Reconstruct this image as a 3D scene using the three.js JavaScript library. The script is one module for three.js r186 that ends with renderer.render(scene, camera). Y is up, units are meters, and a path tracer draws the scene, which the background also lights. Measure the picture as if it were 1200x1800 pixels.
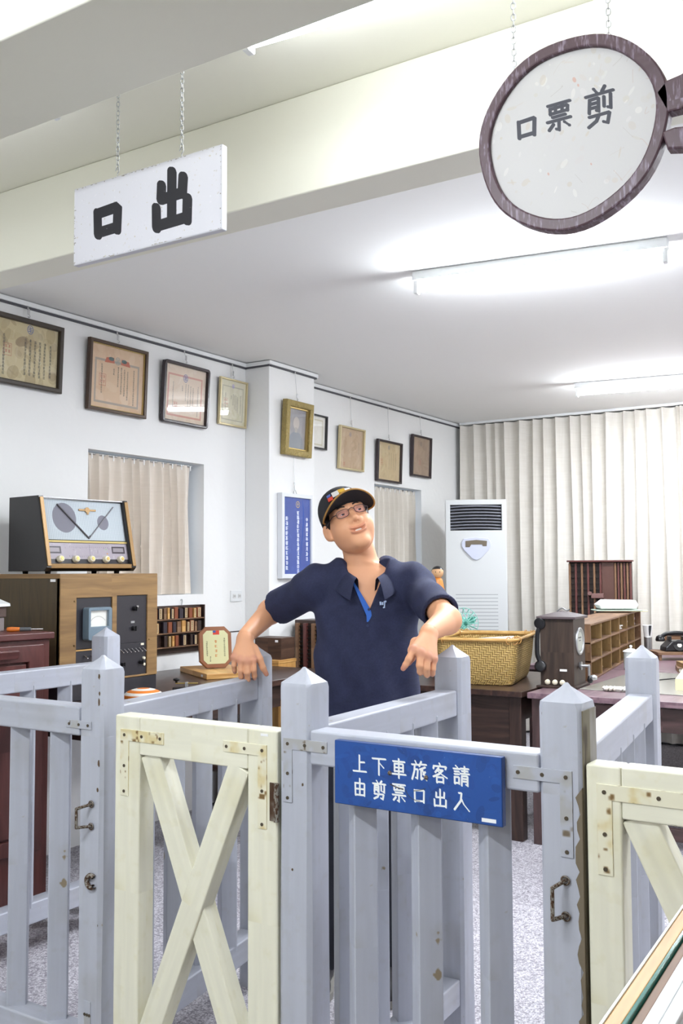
import * as THREE from 'three';
import { RoundedBoxGeometry } from 'three/addons/geometries/RoundedBoxGeometry.js';
import { mergeGeometries, toCreasedNormals } from 'three/addons/utils/BufferGeometryUtils.js';
import { RectAreaLightUniformsLib } from 'three/addons/lights/RectAreaLightUniformsLib.js';

// ---------------------------------------------------------------- camera, light, exposure
// World: x runs along the ticket fence, y is up, z = -d where d is the distance into the room from the camera.
const scene = new THREE.Scene();
const camera = new THREE.PerspectiveCamera(2 * Math.atan(900 / 1710) * 180 / Math.PI, 1200 / 1800, 0.05, 60);
camera.rotation.order = 'YXZ';
camera.position.set(0, 1.45, 0);
camera.rotation.set(3.5 * Math.PI / 180, 32.6 * Math.PI / 180, -0.25 * Math.PI / 180);
scene.add(camera);
scene.background = new THREE.Color(0x9fb0c4);            // overcast sky behind the curtained windows
const renderer = new THREE.WebGLRenderer({ antialias: true });
renderer.toneMapping = THREE.LinearToneMapping;
renderer.toneMappingExposure = 1.5;
renderer.shadowMap.enabled = true;
RectAreaLightUniformsLib.init();
const TUBE = { color: 0xf2f8ff, area: 170, glow: 68 };      // fluorescent tubes: light below each tube, and what the eye sees of the glass

// ---------------------------------------------------------------- helpers
let seedState = 12345;
const rnd = () => { seedState = (Math.imul(seedState, 1664525) + 1013904223) >>> 0; return seedState / 4294967296; };
const rr = (a, b) => a + (b - a) * rnd();
const V = (x, y, z) => new THREE.Vector3(x, y, z);
const taken = new Map();
function numbered(name) { const n = taken.get(name) ?? 0; taken.set(name, n + 1); return n ? `${name}_${String(n).padStart(3, '0')}` : name; }
function tag(o, label, category, group) { o.userData.label = label; o.userData.category = category; if (group) o.userData.group = group; return o; }
function thing(name, label, category, [x, y, d] = [0, 0, 0], turn = 0, group) {
  const g = new THREE.Group(); g.name = numbered(name); g.position.set(x, y, -d); g.rotation.y = turn; scene.add(g);
  return tag(g, label, category, group);
}
function mesh(name, geo, mat, parent, pos, rot) {
  const m = new THREE.Mesh(geo, mat); m.name = parent === scene ? numbered(name) : name;
  if (pos) m.position.set(...pos); if (rot) m.rotation.set(...rot);
  m.castShadow = m.receiveShadow = true; parent.add(m); return m;
}
function struct(name, geo, mat, pos, rot) { const m = mesh(name, geo, mat, scene, pos, rot); m.userData.kind = 'structure'; return m; }
// texture coordinates in metres, the longest side of the piece along v (grain runs along v)
function uvm(geo, along) {
  const g = geo.index ? geo.toNonIndexed() : geo; g.computeBoundingBox(); if (!g.attributes.normal) g.computeVertexNormals();
  const s = g.boundingBox.getSize(V(0, 0, 0)), size = [s.x, s.y, s.z], order = along ?? size.indexOf(Math.max(...size));
  const p = g.attributes.position, uv = new Float32Array(p.count * 2), a = V(0, 0, 0), b = V(0, 0, 0), c = V(0, 0, 0);
  for (let i = 0; i < p.count; i += 3) {
    a.fromBufferAttribute(p, i); b.fromBufferAttribute(p, i + 1); c.fromBufferAttribute(p, i + 2);
    const n = b.clone().sub(a).cross(c.clone().sub(a)), m = [Math.abs(n.x), Math.abs(n.y), Math.abs(n.z)], k = m.indexOf(Math.max(...m));
    let ax = [0, 1, 2].filter((q) => q !== k); if (ax[0] === order) ax = [ax[1], ax[0]];
    for (const [j, q] of [[0, a], [1, b], [2, c]]) { const e = [q.x, q.y, q.z]; uv[(i + j) * 2] = e[ax[0]] + k * 0.37; uv[(i + j) * 2 + 1] = e[ax[1]]; }
  }
  g.setAttribute('uv', new THREE.BufferAttribute(uv, 2)); return g;
}
const BOX = new Map();
function box(w, h, d, r = 0.004) {
  const key = [w, h, d, r].map((v) => v.toFixed(4)).join(); if (BOX.has(key)) return BOX.get(key);
  const rad = Math.min(r, w / 2.1, h / 2.1, d / 2.1), g = uvm(rad > 0 ? new RoundedBoxGeometry(w, h, d, 1, rad) : new THREE.BoxGeometry(w, h, d)); BOX.set(key, g); return g;
}
function at(geo, x, y, z, rx = 0, ry = 0, rz = 0) { return geo.clone().applyMatrix4(new THREE.Matrix4().compose(V(x, y, z), new THREE.Quaternion().setFromEuler(new THREE.Euler(rx, ry, rz)), V(1, 1, 1))); }
function strip(g) { const n = g.index ? g.toNonIndexed() : g.clone(); for (const k of Object.keys(n.attributes)) if (!['position', 'normal', 'uv'].includes(k)) n.deleteAttribute(k); if (!n.attributes.uv) n.setAttribute('uv', new THREE.BufferAttribute(new Float32Array(n.attributes.position.count * 2), 2)); return n; }
const merge = (list) => mergeGeometries(list.map(strip));
const cyl = (r0, r1, h, n = 20) => new THREE.CylinderGeometry(r0, r1, h, n);
const lathe = (pts, n = 28) => new THREE.LatheGeometry(pts.map(([x, y]) => new THREE.Vector2(x, y)), n);
const tube = (pts, r, n = 24, k = 8, closed = false) => new THREE.TubeGeometry(new THREE.CatmullRomCurve3(pts.map((p) => V(...p)), closed, 'catmullrom', 0.35), n, r, k, closed);
// polyline bar with mitred joints as straight round rods
const rods = (pts, r, k = 8) => merge(pts.slice(1).flatMap((p, i) => { const a = V(...pts[i]), b = V(...p), l = a.distanceTo(b), g = cyl(r, r, l, k); g.applyQuaternion(new THREE.Quaternion().setFromUnitVectors(V(0, 1, 0), b.clone().sub(a).normalize())); g.translate((a.x + b.x) / 2, (a.y + b.y) / 2, (a.z + b.z) / 2); const s = new THREE.SphereGeometry(r, k, 6); s.translate(b.x, b.y, b.z); return [g, s]; }));
function extrude(pts, depth, bevel = 0, holes = []) {
  const s = new THREE.Shape(pts.map(([x, y]) => new THREE.Vector2(x, y))); for (const h of holes) s.holes.push(new THREE.Path(h.map(([x, y]) => new THREE.Vector2(x, y))));
  return new THREE.ExtrudeGeometry(s, { depth, bevelEnabled: bevel > 0, bevelThickness: bevel, bevelSize: bevel, bevelOffset: -bevel, bevelSegments: 2, curveSegments: 24 });
}
const rect = (x0, y0, x1, y1) => [[x0, y0], [x1, y0], [x1, y1], [x0, y1]];

// ---------------------------------------------------------------- textures
const NOISE = (() => { const n = 256, a = new Float32Array(n * n); for (let i = 0; i < n * n; i++) a[i] = rnd(); return (x, y, wrap = 256) => { const xi = Math.floor(x), yi = Math.floor(y), fx = x - xi, fy = y - yi, u = fx * fx * (3 - 2 * fx), v = fy * fy * (3 - 2 * fy), w = (k) => ((k % wrap) + wrap) % wrap, x0 = w(xi), x1 = w(xi + 1), y0 = w(yi), y1 = w(yi + 1); return (a[y0 * n + x0] * (1 - u) + a[y0 * n + x1] * u) * (1 - v) + (a[y1 * n + x0] * (1 - u) + a[y1 * n + x1] * u) * v; }; })();
const fbm = (x, y, wrap, oct = 4) => { let s = 0, a = 0.5, t = 0; for (let i = 0; i < oct; i++) { s += a * NOISE(x, y, wrap); t += a; x *= 2; y *= 2; wrap = Math.min(256, wrap * 2); a *= 0.5; } return s / t; };
function texture(n, f, srgb = true, rep = 1) {
  const d = new Uint8Array(n * n * 4);
  for (let y = 0; y < n; y++) for (let x = 0; x < n; x++) { const c = f(x / n, y / n), o = (y * n + x) * 4; d[o] = Math.max(0, Math.min(255, c[0])); d[o + 1] = Math.max(0, Math.min(255, c[1])); d[o + 2] = Math.max(0, Math.min(255, c[2])); d[o + 3] = 255; }
  const t = new THREE.DataTexture(d, n, n); t.magFilter = THREE.LinearFilter; t.minFilter = THREE.LinearMipmapLinearFilter; t.generateMipmaps = true; t.wrapS = t.wrapT = THREE.RepeatWrapping; t.repeat.set(rep, rep); if (srgb) t.colorSpace = THREE.SRGBColorSpace; t.needsUpdate = true; return t;
}
const mix = (a, b, t) => [a[0] + (b[0] - a[0]) * t, a[1] + (b[1] - a[1]) * t, a[2] + (b[2] - a[2]) * t];
const step = (a, b, x) => { const t = Math.max(0, Math.min(1, (x - a) / (b - a))); return t * t * (3 - 2 * t); };
const hex = (h) => [(h >> 16) & 255, (h >> 8) & 255, h & 255];
// old brush paint over wood: faint brush streaks, grime patches, chips down to bare wood
function paintTexture(base, grime, bare, chips) {
  const b = hex(base), g = hex(grime), w = hex(bare);
  return texture(512, (u, v) => {
    const streak = fbm(u * 64, v * 4, 64, 3), patch = fbm(u * 6, v * 6, 8, 4), fine = fbm(u * 40 + 9, v * 40 + 5, 64, 3), chip = fbm(u * 16 + 3, v * 12 + 7, 16, 5);
    let c = mix(b, g, step(0.52, 0.85, patch) * 0.4 + step(0.6, 0.85, fine) * 0.18);
    c = c.map((q) => q * (0.965 + 0.07 * streak)); c = mix(c, w, step(chips, chips + 0.02, chip)); return c;
  });
}
const paintBump = texture(512, (u, v) => { const s = 128 + 70 * (fbm(u * 64, v * 3, 64, 3) - 0.5) + 60 * (fbm(u * 12, v * 12, 16, 4) - 0.5) - 70 * step(0.80, 0.82, fbm(u * 16 + 3, v * 12 + 7, 16, 5)); return [s, s, s]; }, false);
function woodTexture(dark, light, rings = 14) {
  const a = hex(dark), b = hex(light);
  return texture(512, (u, v) => { const warp = fbm(u * 4, v * 2, 4, 3), t = fbm(u * rings * 4 + warp * 5, v * 3, 256, 4), f = fbm(u * 128, v * 10, 128, 2); return mix(a, b, Math.max(0, Math.min(1, (t - 0.25) * 1.5 + (f - 0.5) * 0.45))); });
}
const std = (o) => new THREE.MeshStandardMaterial(o);
const M = {
  wall: std({ color: 0xf3f3f2, roughness: 0.92, bumpMap: texture(256, (u, v) => { const s = 255 * fbm(u * 32, v * 32, 32, 4); return [s, s, s]; }, false), bumpScale: 0.0012 }),
  ceiling: std({ color: 0xf4f4f2, roughness: 0.95 }),
  cream: std({ color: 0xf0eee0, roughness: 0.9 }),
  floor: std({ roughness: 0.55, map: texture(1024, (u, v) => { const n = fbm(u * 256, v * 256, 256, 2), m = fbm(u * 128 + 31, v * 128 + 7, 128, 2), p = fbm(u * 6, v * 6, 8, 3); let c = mix([150, 146, 154], [208, 205, 211], step(0.3, 0.66, n)); c = mix(c, [122, 116, 126], step(0.6, 0.72, m) * 0.7); return c.map((q) => q * (0.95 + 0.1 * p)); }) }),
  paint: std({ color: 0xffffff, map: paintTexture(0xb6b9c4, 0xa3a19f, 0x8d7f69, 0.80), bumpMap: paintBump, bumpScale: 0.0016, roughness: 0.42 }),
  paintWorn: std({ color: 0xffffff, map: paintTexture(0xb2b5c1, 0x8f8a80, 0x7a6a54, 0.74), bumpMap: paintBump, bumpScale: 0.003, roughness: 0.5 }),
  gate: std({ color: 0xffffff, map: paintTexture(0xe9e6d2, 0xd2ca9f, 0x8a7a58, 0.82), bumpMap: paintBump, bumpScale: 0.0014, roughness: 0.45 }),
  plate: std({ color: 0xffffff, map: texture(256, (u, v) => { const n = fbm(u * 22, v * 22, 32, 4), m = fbm(u * 70 + 5, v * 70, 128, 2); return mix(mix([230, 225, 200], [216, 200, 150], step(0.55, 0.75, n)), [120, 92, 52], step(0.74, 0.82, m)); }), roughness: 0.6 }),
  plateGrey: std({ color: 0xffffff, map: texture(256, (u, v) => { const n = fbm(u * 22, v * 22, 32, 4), m = fbm(u * 70 + 5, v * 70, 128, 2); return mix(mix([177, 180, 190], [170, 169, 168], step(0.5, 0.7, n)), [110, 96, 78], step(0.78, 0.84, m)); }), roughness: 0.55 }),
  rust: std({ color: 0xffffff, map: texture(128, (u, v) => mix([150, 146, 138], [78, 54, 38], step(0.4, 0.62, fbm(u * 12, v * 12, 16, 4)))), metalness: 0.5, roughness: 0.6 }),
  screw: std({ color: 0x5c5244, metalness: 0.6, roughness: 0.5 }),
  chrome: std({ color: 0xd8d8da, metalness: 1, roughness: 0.2 }), steel: std({ color: 0xb9bbbd, metalness: 0.9, roughness: 0.35 }), brass: std({ color: 0xb39a58, metalness: 0.8, roughness: 0.35 }),
  black: std({ color: 0x17171a, roughness: 0.3 }), blackMatt: std({ color: 0x1b1a1b, roughness: 0.75 }), panelBlack: std({ color: 0x2a282e, roughness: 0.38 }),
  white: std({ color: 0xf4f4f4, roughness: 0.5 }), whitePlastic: std({ color: 0xeef0f0, roughness: 0.35 }), ivory: std({ color: 0xe6dfc8, roughness: 0.35 }),
  oak: std({ color: 0xffffff, map: woodTexture(0x7d5f3a, 0x9d7b4c), roughness: 0.5 }), oakDark: std({ color: 0xffffff, map: woodTexture(0x453824, 0x5a4a2e), roughness: 0.55 }),
  walnut: std({ color: 0xffffff, map: woodTexture(0x2a1d19, 0x4a352d), roughness: 0.45 }), mahogany: std({ color: 0xffffff, map: woodTexture(0x57302d, 0x74433e, 8), roughness: 0.38 }), deskWood: std({ color: 0xffffff, map: woodTexture(0x40302e, 0x5c4544, 9), roughness: 0.42 }), deskTop: std({ color: 0xffffff, map: woodTexture(0x6b545c, 0x8d737a, 9), roughness: 0.35 }),
  darkTable: std({ color: 0xffffff, map: woodTexture(0x2f211d, 0x523b33, 10), roughness: 0.28 }), tan: std({ color: 0xffffff, map: woodTexture(0xb98748, 0xdcae6c, 10), roughness: 0.45 }), pale: std({ color: 0xffffff, map: woodTexture(0x8f7148, 0xb2925f, 10), roughness: 0.55 }), shelfWood: std({ color: 0xffffff, map: woodTexture(0x6e4f38, 0x8f6f52, 10), roughness: 0.55 }),
  paper: std({ color: 0xe6e1d4, roughness: 0.9 }), paperWhite: std({ color: 0xf2f2ee, roughness: 0.85 }),
  glass: new THREE.MeshPhysicalMaterial({ color: 0xffffff, transmission: 1, thickness: 0, roughness: 0.02, ior: 1.5 }),
  greenGlass: new THREE.MeshPhysicalMaterial({ color: 0x4fa597, transmission: 0.55, thickness: 0, roughness: 0.12, ior: 1.5 }),
};
function canvas(w, h, draw) {
  const c = document.createElement('canvas'); c.width = w; c.height = h; const g = c.getContext('2d'); draw(g, w, h);
  const t = new THREE.CanvasTexture(c); t.colorSpace = THREE.SRGBColorSpace; t.anisotropy = 4; return t;
}
// print material on a face whose uv runs 0..1
const printMat = (tex, rough = 0.8) => std({ map: tex, roughness: rough });

// characters as brush strokes in a 100 x 100 square, y down
const GLYPH = {
  口: ['20 24 22 84', '20 26 80 22 78 84', '22 79 78 77'],
  出: ['50 4 50 88', '26 22 25 46', '76 18 74 46', '25 46 74 44', '14 58 15 92', '86 56 85 92', '15 89 85 87'],
  剪: ['33 2 42 13', '67 1 58 13', '8 18 92 17', '20 28 18 62', '20 28 47 27 47 62 41 59', '20 39 47 39', '20 50 47 50', '64 28 64 53', '84 24 84 61 76 57', '18 72 80 71 74 97 62 92', '47 73 40 86 16 98'],
  票: ['10 8 90 7', '38 8 38 36', '62 8 62 36', '18 20 19 39', '18 20 82 19 81 38', '18 37 82 36', '27 50 73 49', '8 63 92 62', '50 63 50 97 41 92', '30 74 14 91', '70 74 87 89'],
  上: ['48 6 48 88', '48 42 82 40', '6 90 94 88'], 下: ['6 14 94 12', '49 14 49 96', '55 36 80 56'],
  車: ['12 16 88 15', '22 28 22 67', '22 28 78 27 78 66', '22 46 78 46', '22 65 78 64', '5 80 95 79', '50 2 50 99'],
  旅: ['25 2 31 12', '4 21 49 20', '22 21 19 55 5 95', '22 44 42 43 38 90 29 86', '64 3 51 27', '58 17 96 16', '89 29 55 43', '63 40 63 92 74 84', '71 42 80 64 97 93', '89 52 77 66'],
  客: ['47 1 52 10', '12 16 9 29', '12 16 89 15 84 27', '42 24 21 47', '38 34 68 33 44 54 9 69', '34 38 60 54 93 69', '30 70 31 97', '30 70 71 69 71 96', '30 93 71 92'],
  請: ['17 3 26 10', '3 18 41 17', '9 31 36 30', '9 44 36 43', '9 58 10 91', '9 58 36 57 36 90', '9 87 36 86', '48 14 94 13', '53 26 89 25', '45 39 98 38', '70 3 70 38', '54 50 52 97', '54 50 88 49 88 96 79 91', '54 63 88 63', '54 76 88 76'],
  由: ['18 28 20 93', '18 28 82 27 81 92', '19 58 81 57', '20 90 81 89', '50 3 50 90'], 入: ['34 10 50 9 45 48 6 96', '47 34 63 64 95 94'],
  中: ['18 26 19 64', '18 26 82 25 81 63', '18 61 82 60', '50 3 50 98'], 日: ['25 10 25 92', '25 10 76 9 76 92', '25 50 76 50', '25 90 76 90'], 月: ['30 6 28 70 16 95', '30 6 76 6 76 95 66 90', '29 34 76 34', '29 60 76 60'],
  年: ['28 3 11 27', '22 16 87 15', '26 38 81 37', '26 38 26 62', '5 62 95 61', '54 16 54 98'], 國: ['12 8 12 95', '12 8 88 8 88 95', '12 92 88 92', '24 26 76 25', '30 40 30 58', '30 40 50 40 50 58', '30 58 50 58', '24 72 52 70', '58 14 62 50 78 78', '72 40 54 74'],
  本: ['8 28 92 27', '50 4 50 96', '50 30 32 62 8 80', '50 30 68 62 93 79', '32 74 68 73'],
};
function glyph(g, ch, x, y, w, h, pen, brush = true) {
  g.lineCap = brush ? 'round' : 'square'; g.lineJoin = 'round';
  const strokes = GLYPH[ch] ?? [];
  for (const s of strokes) {
    const n = s.split(' ').map(Number), P = []; for (let i = 0; i < n.length; i += 2) P.push([x + n[i] / 100 * w, y + n[i + 1] / 100 * h]);
    const passes = brush ? 4 : 1;
    for (let k = 0; k < passes; k++) { const o = (k - (passes - 1) / 2) * pen * 0.22; g.lineWidth = pen * (brush ? 0.72 : 1); g.beginPath(); P.forEach(([a, b], i) => (i ? g.lineTo(a + o, b + o * 0.9) : g.moveTo(a + o, b + o * 0.9))); g.stroke(); }
    if (brush) for (const [a, b] of [P[0], P[P.length - 1]]) { g.beginPath(); g.ellipse(a, b, pen * 0.72, pen * 0.52, 0.7, 0, 7); g.fill(); }
  }
}
// an illegible small printed character of a far-off document
function smudge(g, x, y, s, pen) {
  g.lineWidth = pen; g.lineCap = 'butt'; const k = 3 + Math.floor(rnd() * 3);
  for (let i = 0; i < k; i++) { g.beginPath(); const q = y + s * (i + 0.5) / k; g.moveTo(x + rr(0, 0.25) * s, q); g.lineTo(x + s - rr(0, 0.25) * s, q); g.stroke(); }
  for (let i = 0; i < 2; i++) { g.beginPath(); const q = x + s * rr(0.15, 0.85); g.moveTo(q, y + s * 0.05); g.lineTo(q, y + s * 0.95); g.stroke(); }
}
function column(g, x, y, n, s, gap = 1.12, pen = s * 0.13) { for (let i = 0; i < n; i++) smudge(g, x, y + i * s * gap, s, pen); }
function speckle(g, w, h, n, colors, r0, r1) { for (let i = 0; i < n; i++) { g.fillStyle = colors[Math.floor(rnd() * colors.length)]; g.globalAlpha = rr(0.15, 0.7); g.beginPath(); g.ellipse(rnd() * w, rnd() * h, rr(r0, r1), rr(r0, r1) * 0.6, rnd() * 3, 0, 7); g.fill(); } g.globalAlpha = 1; }
// ---------------------------------------------------------------- the room
const XL = -4.03, XR = 3.0, DB = 8.45, DF0 = -3.6, H = 2.85;
M.floor.map.repeat.set(0.9, 0.9);
struct('floor', box(XR - XL + 0.4, 0.1, DB + 0.2 - 1.6, 0), M.floor, [(XL + XR) / 2, -0.05, -(DB + 0.2 + 1.6) / 2]);
struct('floor_hall', box(XR - XL + 0.4, 0.1, 1.6 - DF0 + 0.2, 0), std({ color: 0x8a8783, roughness: 0.5 }), [(XL + XR) / 2, -0.05, -(1.6 + DF0 - 0.2) / 2]);
struct('ceiling', box(XR - XL + 0.4, 0.12, DB + 0.2 - 2.36, 0), M.ceiling, [(XL + XR) / 2, H + 0.06, -(DB + 0.2 + 2.36) / 2]);
struct('ceiling_hall', box(XR - XL + 0.4, 0.12, 2.36 - DF0 + 0.2, 0), M.cream, [(XL + XR) / 2, H + 0.06, -(2.36 + DF0 - 0.2) / 2]);
const WIN = [[3.725, 4.69, 1.313, 2.13], [6.8, 7.612, 1.313, 2.165]];
struct('wall_left', extrude(rect(DF0 - 0.2, 0, DB + 0.2, H), 0.2, 0, WIN.map(([a, b, y0, y1]) => rect(a, y0, b, y1).reverse())), M.wall, [XL - 0.2, 0, 0], [0, Math.PI / 2, 0]);
struct('wall_right', box(0.2, H, DB - DF0 + 0.4, 0), M.wall, [XR + 0.1, H / 2, -(DB + DF0) / 2]);
struct('wall_back', box(XR - XL, H, 0.2, 0), M.wall, [(XL + XR) / 2, H / 2, -(DB + 0.1)]);
struct('wall_front', box(XR - XL, H, 0.2, 0), M.wall, [(XL + XR) / 2, H / 2, -(DF0 - 0.1)]);
struct('wall_pilaster', box(0.2, H, 0.53, 0.006), M.wall, [XL + 0.1, H / 2, -5.375]);
struct('ceiling_beam', box(XR - XL, 0.3, 0.305, 0.006), M.cream, [(XL + XR) / 2, 2.7, -1.417]);
struct('ceiling_beam', box(XR - XL, 0.3, 0.15, 0.006), M.cream, [(XL + XR) / 2, 2.7, -2.355]);
{ // picture rail: a white lip with a dark slot below it
  const lip = [], slot = [], seg = (x, d0, d1) => { lip.push(at(box(0.022, 0.026, d1 - d0, 0.004), x + 0.011, 2.832, -(d0 + d1) / 2)); slot.push(at(box(0.014, 0.01, d1 - d0, 0), x + 0.007, 2.814, -(d0 + d1) / 2)); };
  seg(XL, 2.43, 5.11); seg(XL + 0.2, 5.11, 5.64); seg(XL, 5.64, DB);
  for (const d of [5.1, 5.65]) { lip.push(at(box(0.222, 0.026, 0.022, 0.004), XL + 0.111, 2.832, -d)); slot.push(at(box(0.21, 0.01, 0.014, 0), XL + 0.105, 2.814, -d)); }
  const r = struct('trim_1', merge(lip), M.whitePlastic); mesh('slot', merge(slot), std({ color: 0x4a4a50, roughness: 0.6 }), r);
}
WIN.forEach(([a, b, y0, y1], i) => { // sashes behind the small curtains
  const w = new THREE.Group(); w.name = `window_${i + 1}`; w.userData.kind = 'structure'; w.position.set(XL - 0.17, y0, -(a + b) / 2); w.rotation.y = Math.PI / 2; scene.add(w);
  const W = b - a, Hh = y1 - y0; mesh('window_frame', extrude(rect(-W / 2, 0, W / 2, Hh), 0.03, 0.002, [rect(-W / 2 + 0.04, 0.04, -0.02, Hh - 0.04).reverse(), rect(0.02, 0.04, W / 2 - 0.04, Hh - 0.04).reverse()]), M.steel, w);
  for (const s of [-1, 1]) mesh('pane', box(W / 2 - 0.06, Hh - 0.08, 0.005, 0), M.glass, w, [s * (W / 4 - 0.005), Hh / 2, 0.015]);
});
// ---------------------------------------------------------------- fluorescent fittings
const glowMat = (k) => std({ color: 0xffffff, emissive: TUBE.color, emissiveIntensity: TUBE.glow * k, roughness: 0.4 });
function fitting(x, d, y, len, turn, label, strength = 1) {
  const t = thing('tube_light', label, 'lamp', [x, y, d], turn, 'fluorescent tubes');
  mesh('batten', box(len + 0.04, 0.045, 0.06, 0.006), M.whitePlastic, t, [0, 0.0725, 0]);
  for (const s of [-1, 1]) mesh('lamp_holder', box(0.02, 0.075, 0.034, 0.004), M.whitePlastic, t, [s * (len / 2 + 0.005), 0.028, 0]);
  const g = cyl(0.015, 0.015, len - 0.012, 16); g.rotateZ(Math.PI / 2); mesh('tube', g, glowMat(strength), t, [0, 0.016, 0]);
  const l = new THREE.RectAreaLight(TUBE.color, TUBE.area * strength, len - 0.02, 0.034); l.name = 'tube_glow'; l.position.set(0, -0.004, 0); l.rotation.x = -Math.PI / 2; l.castShadow = true; t.add(l);
}
fitting(-1.57, 4.06, 2.755, 1.1, 0.15, 'lit fluorescent tube on the office ceiling just past the beam', 1.65);
fitting(-1.85, 7.11, 2.755, 1.1, 0.15, 'lit fluorescent tube on the ceiling near the long curtain', 1.35);
fitting(-0.86, 1.925, 2.755, 1.2, 0.1, 'lit fluorescent tube in the gap between the two ceiling beams', 0.2); fitting(-2.75, 1.84, 2.755, 1.2, 0, 'fluorescent tube hidden behind the near beam above the exit board', 0.045);
fitting(1.3, 4.1, 2.755, 1.1, 0, 'fluorescent tube over the unseen middle of the office', 1.65); fitting(1.3, 7.1, 2.755, 1.1, 0, 'fluorescent tube over the unseen back corner of the office', 1.35);
fitting(-1.2, 0.1, 2.755, 1.1, 0, 'fluorescent tube over the hall just in front of the near ceiling beam', 1.15); fitting(-1.6, -1.9, 2.755, 1.1, 0, 'fluorescent tube over the far end of the hall', 1.15);
// ---------------------------------------------------------------- hanging signs
const linkGeo = (() => { const c = new THREE.CurvePath(), g = tube([[0, 0.0085, 0], [0.0042, 0.005, 0], [0.0042, -0.005, 0], [0, -0.0085, 0], [-0.0042, -0.005, 0], [-0.0042, 0.005, 0]], 0.0012, 20, 5, true); return g; })();
function chain(parent, x, y0, y1, z = 0) {
  const n = Math.round((y1 - y0) / 0.0135), l = []; for (let i = 0; i < n; i++) l.push(at(linkGeo, x, y0 + (i + 0.5) * (y1 - y0) / n, z, 0, (i % 2) * Math.PI / 2 + 0.3, 0));
  mesh('chain', merge(l), M.steel, parent); const p = cyl(0.012, 0.012, 0.004, 14); mesh('ceiling_hook', p, M.steel, parent, [x, y1 + 0.001, z]);
}
function eyeHook(parent, x, y, z = 0) { mesh('hook', tube([[0, -0.022, 0], [0, -0.004, 0], [0.007, 0.003, 0.001], [0.005, 0.013, 0.001], [-0.004, 0.014, 0], [-0.008, 0.006, 0]], 0.0016, 20, 6), M.steel, parent, [x, y, z]); }
{
  const s = thing('exit_sign', 'white wooden board with two black brush characters hanging on chains', 'sign', [-1.705, 2.26, 1.76]); s.scale.setScalar(0.88);
  const w = 0.576, h = 0.236, t = 0.022; mesh('board', uvm(box(w, h, t, 0.003)), std({ color: 0xffffff, map: paintTexture(0xd6d6dc, 0xc2bcb1, 0xa39a8c, 0.74), bumpMap: paintBump, bumpScale: 0.002, roughness: 0.6 }), s, [0, h / 2, 0]);
  const tex = canvas(1024, 420, (g, W, Hh) => {
    g.fillStyle = '#d6d5db'; g.fillRect(0, 0, W, Hh); speckle(g, W, Hh, 160, ['#c2b9a5', '#cbc6b9', '#b3ac9c', '#e2e1e6'], 2, 9); speckle(g, W, Hh, 60, ['#9a9184', '#b7a98f'], 1, 3);
    for (let i = 0; i < 90; i++) { g.fillStyle = rnd() < 0.5 ? '#b3aea4' : '#8f897f'; const e = rnd() < 0.7; g.fillRect(e ? rnd() * W : (rnd() < 0.5 ? 0 : W - rr(2, 8)), e ? (rnd() < 0.5 ? 0 : Hh - rr(2, 6)) : rnd() * Hh, rr(2, 16), rr(2, 7)); }
    g.fillStyle = g.strokeStyle = '#1f1e24'; glyph(g, '口', 128, 120, 250, 200, 46); glyph(g, '出', 560, 50, 290, 310, 46);
    speckle(g, W, Hh, 40, ['#d6d5db'], 1, 3);
  });
  mesh('lettering', new THREE.PlaneGeometry(w - 0.006, h - 0.006), printMat(tex, 0.6), s, [0, h / 2, t / 2 + 0.0008]);
  for (const x of [-0.117, 0.133]) { eyeHook(s, x, h + 0.016); chain(s, x, h + 0.026, 0.668); }
}
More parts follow.
